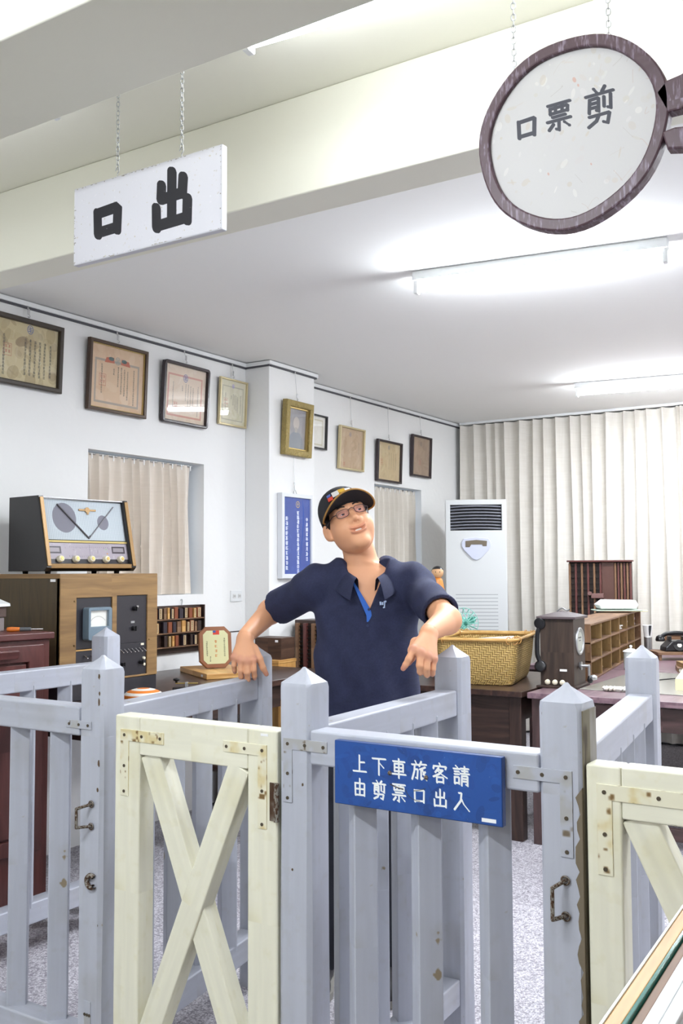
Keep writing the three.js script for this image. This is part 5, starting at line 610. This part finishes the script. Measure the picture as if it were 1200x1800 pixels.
{
  // local frame: x to the person's left (picture right), y up, z towards the visitor
  const t = thing('person', 'person in navy polo shirt, black cap and glasses leaning on the fence', 'person', [-1.817, 0, 2.993], 32.6 * Math.PI / 180);
  const shR = [-0.185, 1.405, -0.02], elR = [-0.352, 1.3, -0.19], wrR = [-0.424, 1.222, 0.04], shL = [0.185, 1.41, 0.0], elL = [0.264, 1.288, 0.28], wrL = [0.186, 1.262, 0.49];
  const neck = [0.012, 1.43, -0.03], headC = [-0.0575, 1.622, 0.0];
  const skinLin = (h) => { const c = new THREE.Color(h); return [c.r, c.g, c.b]; }, SK = skinLin(0xe2a57e), LIP = skinLin(0xcb8568), KN = skinLin(0xcf8f76);
  // --- body under the clothes with bare neck and arms
  const torso = (p, grow) => { // elliptic trunk from hips to shoulders
    const y = p[1], u = clamp01((y - 0.86) / 0.58), hw = 0.176 + 0.007 * Math.cos((Math.min(y, 1.3) - 1.22) * 8) - Math.pow(clamp01((y - 1.3) / 0.17), 1.6) * 0.115 + grow, hd = 0.118 + 0.014 * Math.cos((y - 1.08) * 7) - Math.pow(clamp01((y - 1.3) / 0.17), 2) * 0.05 + grow, x = (p[0] - 0.008) / hw, z = (p[2] + 0.02 - 0.02 * step(1.28, 1.12, y)) / hd;
    const d = (Math.sqrt(x * x + z * z) - 1) * Math.min(hw, hd); return Math.max(d, y - 1.47, 0.84 - y);
  };
  const armsF = (p) => Math.min(smin(cap(p, shR, elR, 0.05, 0.043), cap(p, elR, wrR, 0.044, 0.029), 0.025), smin(cap(p, shL, elL, 0.05, 0.043), cap(p, elL, wrL, 0.045, 0.029), 0.025));
  const bodyF = (p) => { let d = Math.max(torso(p, -0.014), 0.945 - p[1]); d = smin(d, cap(p, shR, shL, 0.055, 0.055), 0.04); d = smin(d, armsF(p), 0.03); d = smin(d, cap(p, [0.014, 1.4, -0.035], [-0.03, 1.56, -0.02], 0.062, 0.057), 0.035); return d; };
  const bodyG = nets(bodyF, [-0.5, 0.83, -0.3], [0.42, 1.6, 0.55], 0.0095, () => SK);
  // --- hands
  const P = (px, py, z) => { const s = (3.5 - z) / 1710; return [(px - 600) * s - 0.0819, 1.45 - (py - 1004) * s, z]; };
  function hand(wr, kn, fingers, thumb, fore) { // kn: four knuckles index..little
    const f = (p) => { let d = 1; const mid = [0, 1, 2].map((k) => (kn[1][k] + kn[2][k]) / 2);
      for (const q of kn) { const b = [0, 1, 2].map((k) => wr[k] * 0.78 + q[k] * 0.22 + (wr[k] - mid[k]) * 0.0); d = smin(d, cap(p, b, q, 0.018, 0.013), 0.018); }
      d = smin(d, cap(p, fore, wr, 0.033, 0.026), 0.02);
      fingers.forEach((c, i) => { let e = 1; const r = [0.0108, 0.0112, 0.0106, 0.0096][i]; for (let j = 0; j < c.length - 1; j++) e = smin(e, cap(p, c[j], c[j + 1], r * (1.04 - 0.1 * j), r * (0.96 - 0.1 * j)), 0.004); d = smin(d, e, 0.006); });
      let e = 1; for (let j = 0; j < thumb.length - 1; j++) e = smin(e, cap(p, thumb[j], thumb[j + 1], [0.016, 0.0125, 0.0105][j], [0.0125, 0.0105, 0.0085][j]), 0.006); return smin(d, e, 0.01); };
    const all = [wr, fore, ...kn, ...fingers.flat(), ...thumb], lo = [0, 1, 2].map((k) => Math.min(...all.map((q) => q[k])) - 0.04), hi = [0, 1, 2].map((k) => Math.max(...all.map((q) => q[k])) + 0.04), tips = fingers.map((c) => c[c.length - 1]).concat([thumb[thumb.length - 1]]);
    return nets(f, lo, hi, 0.0028, (p) => { let m = 1; for (const q of kn.concat(tips)) m = Math.min(m, Math.hypot(p[0] - q[0], p[1] - q[1], p[2] - q[2])); return mix(KN, SK, step(0.008, 0.024, m)); });
  }
  const curl = (k, dirs, lens) => { const c = [k]; let q = k; dirs.forEach((d, i) => { const l = Math.hypot(...d); q = q.map((v, j) => v + d[j] / l * lens[i]); c.push(q); }); return c; };
  const knR = [P(445, 1157, 0.085), P(434, 1159, 0.094), P(423, 1157, 0.092), P(412, 1152, 0.082)];
  const handR = hand(wrR, knR, [curl(knR[0], [[0.06, -1, 0.1], [0.05, -0.9, -0.5], [-0.05, -0.5, -0.8]], [0.036, 0.024, 0.018]), curl(knR[1], [[0.04, -1, 0.12], [0, -0.9, -0.5], [0, -0.5, -0.8]], [0.04, 0.027, 0.02]), curl(knR[2], [[0.02, -1, 0.1], [0, -0.9, -0.5], [0, -0.5, -0.8]], [0.037, 0.025, 0.019]), curl(knR[3], [[-0.02, -1, 0.05], [0, -0.85, -0.5], [0, -0.5, -0.8]], [0.029, 0.02, 0.016])], [P(446, 1137, 0.05), P(456, 1156, 0.065), P(462, 1171, 0.062), P(468, 1182, 0.055)], [elR[0] * 0.3 + wrR[0] * 0.7, elR[1] * 0.3 + wrR[1] * 0.7, elR[2] * 0.3 + wrR[2] * 0.7]);
  const knL = [P(725, 1140, 0.575), P(737, 1146, 0.58), P(749, 1152, 0.575), P(760, 1157, 0.56)];
  const handL = hand(wrL, knL, [curl(knL[0], [[-0.42, -0.75, 0.3], [-0.45, -0.85, -0.2], [-0.5, -0.8, -0.3]], [0.034, 0.02, 0.014]), curl(knL[1], [[-0.1, -0.95, 0.2], [0.1, -0.75, -0.6], [0.1, -0.3, -0.9]], [0.038, 0.026, 0.02]), curl(knL[2], [[-0.08, -0.95, 0.18], [0.05, -0.75, -0.6], [0.1, -0.3, -0.9]], [0.036, 0.025, 0.019]), curl(knL[3], [[-0.12, -0.95, 0.12], [0, -0.75, -0.6], [0.1, -0.3, -0.9]], [0.029, 0.02, 0.016])], [P(728, 1128, 0.51), P(722, 1142, 0.52), P(722, 1155, 0.535), P(716, 1164, 0.545)], [elL[0] * 0.3 + wrL[0] * 0.7, elL[1] * 0.3 + wrL[1] * 0.7, elL[2] * 0.3 + wrL[2] * 0.7]);
  // --- head, in its own frame (x picture right, y up, z out of the face), then tilted back, turned and leaned
  const headF = (p) => {
    const ax = Math.abs(p[0]), m = [ax, p[1], p[2]];
    let d = ell(p, [0, 0.035, -0.012], [0.078, 0.098, 0.098]);
    d = smin(d, ell(p, [0, -0.045, 0.03], [0.059, 0.077, 0.061]), 0.045);            // lower face
    d = smin(d, ell(m, [0.036, -0.036, 0.053], [0.031, 0.031, 0.031]), 0.03);         // cheeks
    d = smin(d, ell(m, [0.046, -0.052, 0.004], [0.021, 0.036, 0.038]), 0.03);         // jaw corner
    d = smin(d, ell(p, [0, -0.105, 0.068], [0.026, 0.018, 0.02]), 0.028);            // chin
    d = smin(d, ell(p, [0, -0.085, 0.0], [0.042, 0.026, 0.05]), 0.03);                // under the chin
    d = smin(d, cap(m, [0.0, 0.03, 0.082], [0.046, 0.028, 0.066], 0.011, 0.01), 0.02); // brow
    d = smax(d, -ell(m, [0.032, 0.01, 0.1], [0.02, 0.013, 0.016]), 0.014);           // eye hollow
    d = smin(d, ell(m, [0.032, 0.008, 0.076], [0.018, 0.0125, 0.0145]), 0.006);      // lids
    d = smax(d, -ell(m, [0.032, 0.007, 0.091], [0.0128, 0.0034, 0.008]), 0.003);     // eye slit
    let nose = cap(p, [0, 0.016, 0.084], [0, -0.022, 0.104], 0.0075, 0.0125); nose = smin(nose, ell(m, [0.0135, -0.028, 0.093], [0.0105, 0.0092, 0.012]), 0.008); nose = smax(nose, -ell(m, [0.0075, -0.037, 0.098], [0.0048, 0.005, 0.0055]), 0.002); d = smin(d, nose, 0.012);
    const my = p[1] + 0.064 - ax * ax * 9; // smile curve
    d = smin(d, ell([p[0], my - 0.006, p[2]], [0, 0, 0.09], [0.03, 0.0045, 0.0075]), 0.006); d = smin(d, ell([p[0], my + 0.0085, p[2]], [0, 0, 0.0885], [0.026, 0.0055, 0.008]), 0.007); // lips
    d = smax(d, -ell([p[0], my + 0.0005, p[2]], [0, 0, 0.095], [0.0275, 0.0046, 0.012]), 0.003);
    let ear = ell([ax - (p[2] + 0.012) * -0.35, p[1], p[2]], [0.083, -0.006, -0.014], [0.008, 0.031, 0.018]); ear = smax(ear, -ell([ax, p[1], p[2]], [0.096, -0.004, -0.006], [0.01, 0.019, 0.01]), 0.005); ear = smin(ear, ell(m, [0.077, -0.032, -0.008], [0.008, 0.01, 0.009]), 0.008); d = smin(d, ear, 0.006);
    return d;
  };
  const headM = new THREE.Matrix4().compose(V(...headC), new THREE.Quaternion().setFromEuler(new THREE.Euler(-0.3, 0.25, 0.33, 'ZYX')), V(1, 1, 1));
  const headG = nets(headF, [-0.115, -0.14, -0.125], [0.115, 0.15, 0.135], 0.0026, (p) => {
    const ax = Math.abs(p[0]), my = p[1] + 0.064 - ax * ax * 9, lip = p[2] > 0.07 ? step(0.017, 0.012, Math.abs(my + 0.001)) * step(0.033, 0.027, ax) : 0;
    return mix(SK, LIP, lip * 0.75);
  }).applyMatrix4(headM);
  const skin = new THREE.MeshPhysicalMaterial({ color: 0xffffff, vertexColors: true, roughness: 0.5, sheen: 0.15, sheenRoughness: 0.6, sheenColor: new THREE.Color(0xd98a70) });
  const keep = (g) => { const q = g.toNonIndexed(); return q; };
  mesh('body', mergeGeometries([bodyG, handR, handL, headG].map(keep)), skin, t);
  const head = new THREE.Group(); const onHead = (name, geo, mat, parent = t) => { const g = geo.clone().applyMatrix4(headM); return mesh(name, g, mat, parent); };
  // eyes, brows, teeth
  const eyeW = std({ color: 0xe9e6e2, roughness: 0.15 }), iris = std({ color: 0x1d1412, roughness: 0.1 });
  for (const s of [-1, 1]) { const e = onHead('eye', new THREE.SphereGeometry(0.0115, 20, 14).translate(s * 0.032, 0.0072, 0.0748), eyeW); mesh('iris', new THREE.SphereGeometry(0.0062, 16, 10).scale(1, 1, 0.5).translate(s * 0.032 + 0.003, 0.0085, 0.0846).applyMatrix4(headM), iris, e);
    onHead('eyebrow', tube([[s * 0.014, 0.031, 0.091], [s * 0.03, 0.0365, 0.0865], [s * 0.048, 0.032, 0.073]], 0.0032, 16, 6), std({ color: 0x2a201c, roughness: 0.8 })); }
  onHead('teeth', (() => { const g = new THREE.CylinderGeometry(0.03, 0.03, 0.008, 24, 1, true, -0.7, 1.4); return g.translate(0, -0.0625, 0.0575).toNonIndexed(); })(), std({ color: 0xe8e2d6, roughness: 0.25, side: THREE.DoubleSide }));
  // hair below the cap
  const hairF = (p) => { let d = ell(p, [0, 0.03, -0.016], [0.0815, 0.1, 0.102]); d = Math.max(d, p[2] - 0.034 + Math.max(0, p[1] - 0.01) * -0.3, -0.055 - p[1] + (p[2] + 0.03) * 0.55); d = Math.max(d, p[1] - 0.085, 0.0 - (ell(p, [0, 0.035, -0.012], [0.074, 0.094, 0.094]))); return d; };
  onHead('hair', nets(hairF, [-0.1, -0.09, -0.135], [0.1, 0.1, 0.07], 0.003), std({ color: 0x151213, roughness: 0.6 }));
  // --- cap
  const capMat = std({ color: 0x1d1c22, roughness: 0.85 });
  const cm = new THREE.Matrix4().makeTranslation(0, 0.045, -0.01).multiply(new THREE.Matrix4().makeRotationX(-0.08));
  const dome = (() => { const q = []; for (let i = 0; i <= 14; i++) { const a = i / 14 * Math.PI / 2; q.push([Math.cos(a) * 0.0905, Math.pow(Math.sin(a), 0.8) * 0.098]); } const g = lathe(q.slice(0, 14).concat([[0.0001, 0.098]]), 40); g.scale(0.97, 1, 1.13); return g.applyMatrix4(cm); })();
  const capPart = onHead('cap', mergeGeometries([dome.toNonIndexed(), lathe([[0.0905, 0], [0.091, -0.014], [0.0885, -0.014], [0.088, 0.0]], 40).scale(0.97, 1, 1.13).applyMatrix4(cm).toNonIndexed()]), capMat);
  const brimG = (() => { const pos = [], idx = [], na = 30, nr = 8; for (const side of [0, 1]) for (let j = 0; j <= nr; j++) for (let i = 0; i <= na; i++) { const a = -1.32 + 2.64 * i / na, r = j / nr, ext = 0.074 * Math.pow(Math.cos(a / 1.32 * Math.PI / 2), 0.55), x0 = Math.sin(a) * 0.0875, z0 = Math.cos(a) * 0.101, x = x0 + Math.sin(a * 0.8) * ext * r * 0.75, z = z0 + ext * r * Math.cos(a * 0.55), y = -0.004 + 0.006 * Math.sin(r * 2) - x * x * 3.6 * (0.35 + 0.65 * r) - (side ? 0.004 : 0); pos.push(x, y, z); } const S = (nr + 1) * (na + 1); for (const side of [0, 1]) for (let j = 0; j < nr; j++) for (let i = 0; i < na; i++) { const a = side * S + j * (na + 1) + i, b = a + 1, c = a + na + 1, d = c + 1; if (side) idx.push(a, b, d, a, d, c); else idx.push(a, d, b, a, c, d); } for (let i = 0; i < na; i++) { const a = nr * (na + 1) + i, b = a + 1; idx.push(a, a + S, b, b, a + S, b + S); } const g = new THREE.BufferGeometry(); g.setAttribute('position', new THREE.BufferAttribute(new Float32Array(pos), 3)); g.setIndex(idx); g.computeVertexNormals(); const edge = []; for (let i = 0; i <= na; i++) { const k = (nr * (na + 1) + i) * 3; edge.push([pos[k], pos[k + 1] - 0.002, pos[k + 2]]); } return { g: g.applyMatrix4(cm), edge: tube(edge, 0.0032, 60, 6).applyMatrix4(cm) }; })();
  brimG.g.applyMatrix4(headM); mesh('brim', brimG.g, capMat, capPart); mesh('brim_piping', brimG.edge.applyMatrix4(headM), std({ color: 0xa5793a, roughness: 0.7 }), capPart);
  const patch = (a, y, w, h, c, lift = 0.002) => { const g = box(w, h, 0.004, 0.0015).clone(); const r = 0.0905 * Math.cos(Math.asin(Math.min(1, Math.pow(y / 0.098, 1.25)))) + lift; g.rotateX(-0.35); g.rotateY(a); g.translate(Math.sin(a) * r * 0.97, y, Math.cos(a) * r * 1.13); mesh('embroidery', g.applyMatrix4(cm).applyMatrix4(headM), std({ color: c, roughness: 0.8 }), capPart); };
  patch(-0.55, 0.03, 0.02, 0.018, 0xc8402f); patch(-0.58, 0.046, 0.016, 0.012, 0x5566a8); patch(-0.28, 0.04, 0.026, 0.024, 0xd9d4d0); patch(0.02, 0.044, 0.026, 0.018, 0xd0a22e); patch(0.3, 0.04, 0.024, 0.02, 0xd9d4d0); patch(0.55, 0.034, 0.018, 0.016, 0xc8402f);
  mesh('cap_button', new THREE.SphereGeometry(0.008, 12, 8).translate(0, 0.1, 0).applyMatrix4(cm).applyMatrix4(headM), capMat, capPart);
  // --- glasses
  const rim = std({ color: 0x3a3038, roughness: 0.3, metalness: 0.5 }), gl = []; const lens = (s) => [[-0.021, 0.0085], [-0.012, 0.0135], [0.012, 0.0135], [0.0215, 0.009], [0.021, -0.006], [0.012, -0.0135], [-0.01, -0.0135], [-0.02, -0.006]].map(([x, y]) => [s * 0.033 + x, 0.006 + y, 0.1025 - Math.abs(s * 0.033 + x) * Math.abs(s * 0.033 + x) * 5]);
  for (const s of [-1, 1]) { gl.push(tube(lens(s), 0.0012, 40, 6, true)); gl.push(tube([[s * 0.054, 0.012, 0.087], [s * 0.068, 0.013, 0.075], [s * 0.082, 0.009, 0.0], [s * 0.083, -0.006, -0.03]], 0.0018, 24, 6)); } gl.push(tube([[-0.0125, 0.011, 0.1015], [0, 0.0145, 0.1075], [0.0125, 0.011, 0.1015]], 0.0014, 12, 6));
  const gp = onHead('glasses', merge(gl), rim); for (const s of [-1, 1]) mesh('lens', extrude(lens(s).map(([x, y]) => [x, y]), 0.0012).translate(0, 0, 0.0965).applyMatrix4(headM), new THREE.MeshPhysicalMaterial({ color: 0xfaf7ff, transmission: 1, thickness: 0, roughness: 0.03, ior: 1.5 }), gp);
  // --- polo shirt
  const along = (p, a, b) => { const d = [b[0] - a[0], b[1] - a[1], b[2] - a[2]], l = d[0] * d[0] + d[1] * d[1] + d[2] * d[2]; return ((p[0] - a[0]) * d[0] + (p[1] - a[1]) * d[1] + (p[2] - a[2]) * d[2]) / l; };
  const fold = (p) => 0.0045 * Math.sin(p[0] * 34 + p[1] * 22 + Math.sin(p[1] * 9) * 1.5) * (0.4 + 0.6 * clamp01((1.3 - p[1]) * 4)) + 0.003 * Math.sin(p[1] * 40 - Math.abs(p[0]) * 55) + 0.003 * Math.sin(p[0] * 70 + p[1] * 12);
  const vx = 0.006, shirtF = (p) => {
    const sleeve = (s, e, k, ra, rb) => { const f = along(p, s, e), o = cap(p, s, e, ra, rb) + 0.0022 * Math.sin(f * 9 + p[2] * 22 + p[0] * 17), inner = Math.max(cap(p, s, e, ra - 0.014, rb - 0.012), (k - 0.12 - f)); return Math.max(o, (f - k) * 0.3, -inner); };
    const shoulders = cap(p, [shR[0] * 0.9, shR[1] + 0.002, shR[2]], [shL[0] * 0.9, shL[1] + 0.002, shL[2]], 0.058, 0.058);
    let d = smin(torso(p, 0.006), shoulders, 0.05); d = smin(d, Math.min(cap(p, [-0.05, 1.45, -0.035], [-0.19, 1.405, -0.025], 0.042, 0.058), cap(p, [0.075, 1.455, -0.035], [0.185, 1.412, -0.01], 0.042, 0.058)), 0.05); d += fold(p); d = smin(d, sleeve([shR[0], shR[1] - 0.016, shR[2]], elR, 0.8, 0.064, 0.066), 0.03); d = smin(d, sleeve([shL[0], shL[1] - 0.016, shL[2]], elL, 0.8, 0.062, 0.066), 0.03);
    const yoke = 1.295, half = Math.max(0, (p[1] - yoke) * 0.42) , v = Math.abs(p[0] - vx) - half; // open neck
    const neckHole = cap(p, [0.014, 1.38, -0.03], [-0.015, 1.53, -0.02], 0.066, 0.064); d = smax(d, -neckHole, 0.006);
    if (p[2] > 0.0) d = smax(d, -Math.max(v, yoke - p[1], 0.015 - p[2]), 0.004);
    return Math.max(d, 0.9 - p[1]);
  };
  const navyTex = texture(256, (u, v) => { const n = fbm(u * 120, v * 120, 128, 2), q = fbm(u * 10, v * 10, 16, 3); return mix([27, 31, 56], [45, 50, 82], 0.5 * n + 0.5 * q); }); navyTex.repeat.set(3, 3);
  const navy = new THREE.MeshPhysicalMaterial({ color: 0xffffff, map: navyTex, roughness: 0.9, sheen: 0.5, sheenRoughness: 0.6, sheenColor: new THREE.Color(0x4a5080) });
  const shirt = mesh('polo_shirt', nets(shirtF, [-0.48, 0.88, -0.32], [0.42, 1.52, 0.42], 0.0062), navy, t);
  { // collar: stands round the neck and folds over, open in front
    const pos = [], idx = [], na = 44, nr = 6, prof = [[0.0, -0.012], [0.004, 0.022], [0.012, 0.03], [0.022, 0.02], [0.034, -0.004], [0.046, -0.03], [0.043, -0.033]];
    for (let i = 0; i <= na; i++) { const a = 0.42 + (2 * Math.PI - 0.84) * i / na, front = Math.pow(Math.abs(i / na - 0.5) * 2, 2.2), c = Math.cos(a), s = Math.sin(a); prof.forEach(([r, y], j) => { const R = 0.063 + r * (1 + front * 0.55), lean = 0.0; pos.push(0.006 + s * R * 1.08, 1.462 + y * (1 + 0.55 * front * (y < 0 ? 1 : 0)) - front * 0.052 - Math.max(0, c) * 0.012, -0.03 + c * (R * 1.02 + front * 0.05)); }); }
    for (let i = 0; i < na; i++) for (let j = 0; j < nr; j++) { const a = i * (nr + 1) + j, b = a + 1, c = a + nr + 1, d = c + 1; idx.push(a, b, d, a, d, c); }
    const g = new THREE.BufferGeometry(); g.setAttribute('position', new THREE.BufferAttribute(new Float32Array(pos), 3)); g.setIndex(idx); g.computeVertexNormals(); const uvs = new Float32Array(pos.length / 3 * 2); for (let i = 0; i < pos.length / 3; i++) { uvs[i * 2] = pos[i * 3]; uvs[i * 2 + 1] = pos[i * 3 + 1]; } g.setAttribute('uv', new THREE.BufferAttribute(uvs, 2)); const m2 = navy.clone(); m2.side = THREE.DoubleSide; mesh('collar', g, m2, shirt);
  }
  const frontZ = (x, y) => { let z = 0.3; for (let k = 0; k < 90; k++) { const d = Math.min(torso([x, y, z], 0.006), cap([x, y, z], [shR[0] * 0.9, shR[1], shR[2]], [shL[0] * 0.9, shL[1], shL[2]], 0.058, 0.058)); if (d < 0.0015) break; z -= Math.max(d * 0.7, 0.0008); } return z; };
  { // blue placket lining along the open neck, with buttons
    const pos = [], idx = []; for (let i = 0; i <= 14; i++) { const y = 1.275 + i * 0.011, x = vx - Math.max(0, (y - 1.295) * 0.42), w = 0.003 + 0.026 * Math.sin(Math.min(1, i / 5) * 1.57) * (1 - i / 14); for (const k of [-0.002, w]) pos.push(x + k, y, frontZ(x + k, y) + 0.0015); } for (let i = 0; i < 14; i++) { const a = i * 2; idx.push(a, a + 1, a + 3, a, a + 3, a + 2); } const g = new THREE.BufferGeometry(); g.setAttribute('position', new THREE.BufferAttribute(new Float32Array(pos), 3)); g.setIndex(idx); g.computeVertexNormals(); mesh('placket_lining', g, std({ color: 0x2f62b8, roughness: 0.8, side: THREE.DoubleSide }), shirt);
    for (const [x, y] of [[0.012, 1.318], [0.007, 1.262]]) mesh('button', at(cyl(0.0048, 0.0048, 0.002, 14), x, y, frontZ(x, y) + 0.003, Math.PI / 2), std({ color: 0x202a50, roughness: 0.4 }), shirt);
  }
  { // small pale blue chest emblem
    const e = canvas(96, 96, (g, W) => { g.clearRect(0, 0, W, W); g.fillStyle = '#b9cbea'; for (const [x, y, w, h, a] of [[6, 20, 20, 34, -0.1], [30, 24, 20, 30, 0], [54, 12, 30, 18, -0.3], [56, 30, 14, 40, 0.1], [44, 70, 24, 14, -0.2]]) { g.save(); g.translate(x + w / 2, y + h / 2); g.rotate(a); g.fillRect(-w / 2, -h / 2, w, h); g.restore(); } }), x = 0.062, y = 1.345; mesh('chest_emblem', new THREE.PlaneGeometry(0.03, 0.034), std({ map: e, alphaMap: null, transparent: true, alphaTest: 0.5, roughness: 0.8 }), shirt, [x, y - 0.01, frontZ(x, y - 0.01) + 0.009], [0, 0.22, 0]);
  }
  // --- trousers and shoes
  const legs = (p) => { let d = ell(p, [0.008, 0.92, -0.02], [0.168, 0.12, 0.125]); for (const s of [-1, 1]) d = smin(d, Math.min(cap(p, [s * 0.085, 0.86, -0.02], [s * 0.1 - 0.03, 0.48, 0.01], 0.092, 0.068), cap(p, [s * 0.1 - 0.03, 0.48, 0.01], [s * 0.115 - 0.045, 0.075, -0.03], 0.068, 0.055)), 0.03); return Math.max(d + 0.003 * Math.sin(p[1] * 45 + p[0] * 20), 0.05 - p[1], p[1] - 0.955); };
  mesh('trousers', nets(legs, [-0.28, 0.03, -0.2], [0.25, 0.98, 0.16], 0.0095), std({ color: 0x191b26, roughness: 0.85 }), t);
  for (const s of [-1, 1]) { const x = s * 0.115 - 0.045, shoe = (p) => { let d = ell(p, [x, 0.045, -0.04], [0.046, 0.05, 0.07]); d = smin(d, ell(p, [x + s * 0.012, 0.035, 0.085], [0.047, 0.04, 0.1]), 0.04); return Math.max(d, 0.022 - p[1]); }; const o = mesh('shoe', nets(shoe, [x - 0.09, 0.0, -0.14], [x + 0.09, 0.12, 0.22], 0.0065), std({ color: 0x2b2a2e, roughness: 0.55 }), t); mesh('sole', extrude([[-0.045, -0.11], [0.045, -0.11], [0.048, 0], [0.052, 0.1], [0.035, 0.17], [0, 0.187], [-0.035, 0.17], [-0.052, 0.1], [-0.048, 0]].map(([a, b]) => [a + s * Math.max(0, b) * 0.1, -b]), 0.022, 0.003).rotateX(-Math.PI / 2), std({ color: 0x8d8a84, roughness: 0.7 }), o, [x, 0.003, 0]); }
}
renderer.render(scene, camera);
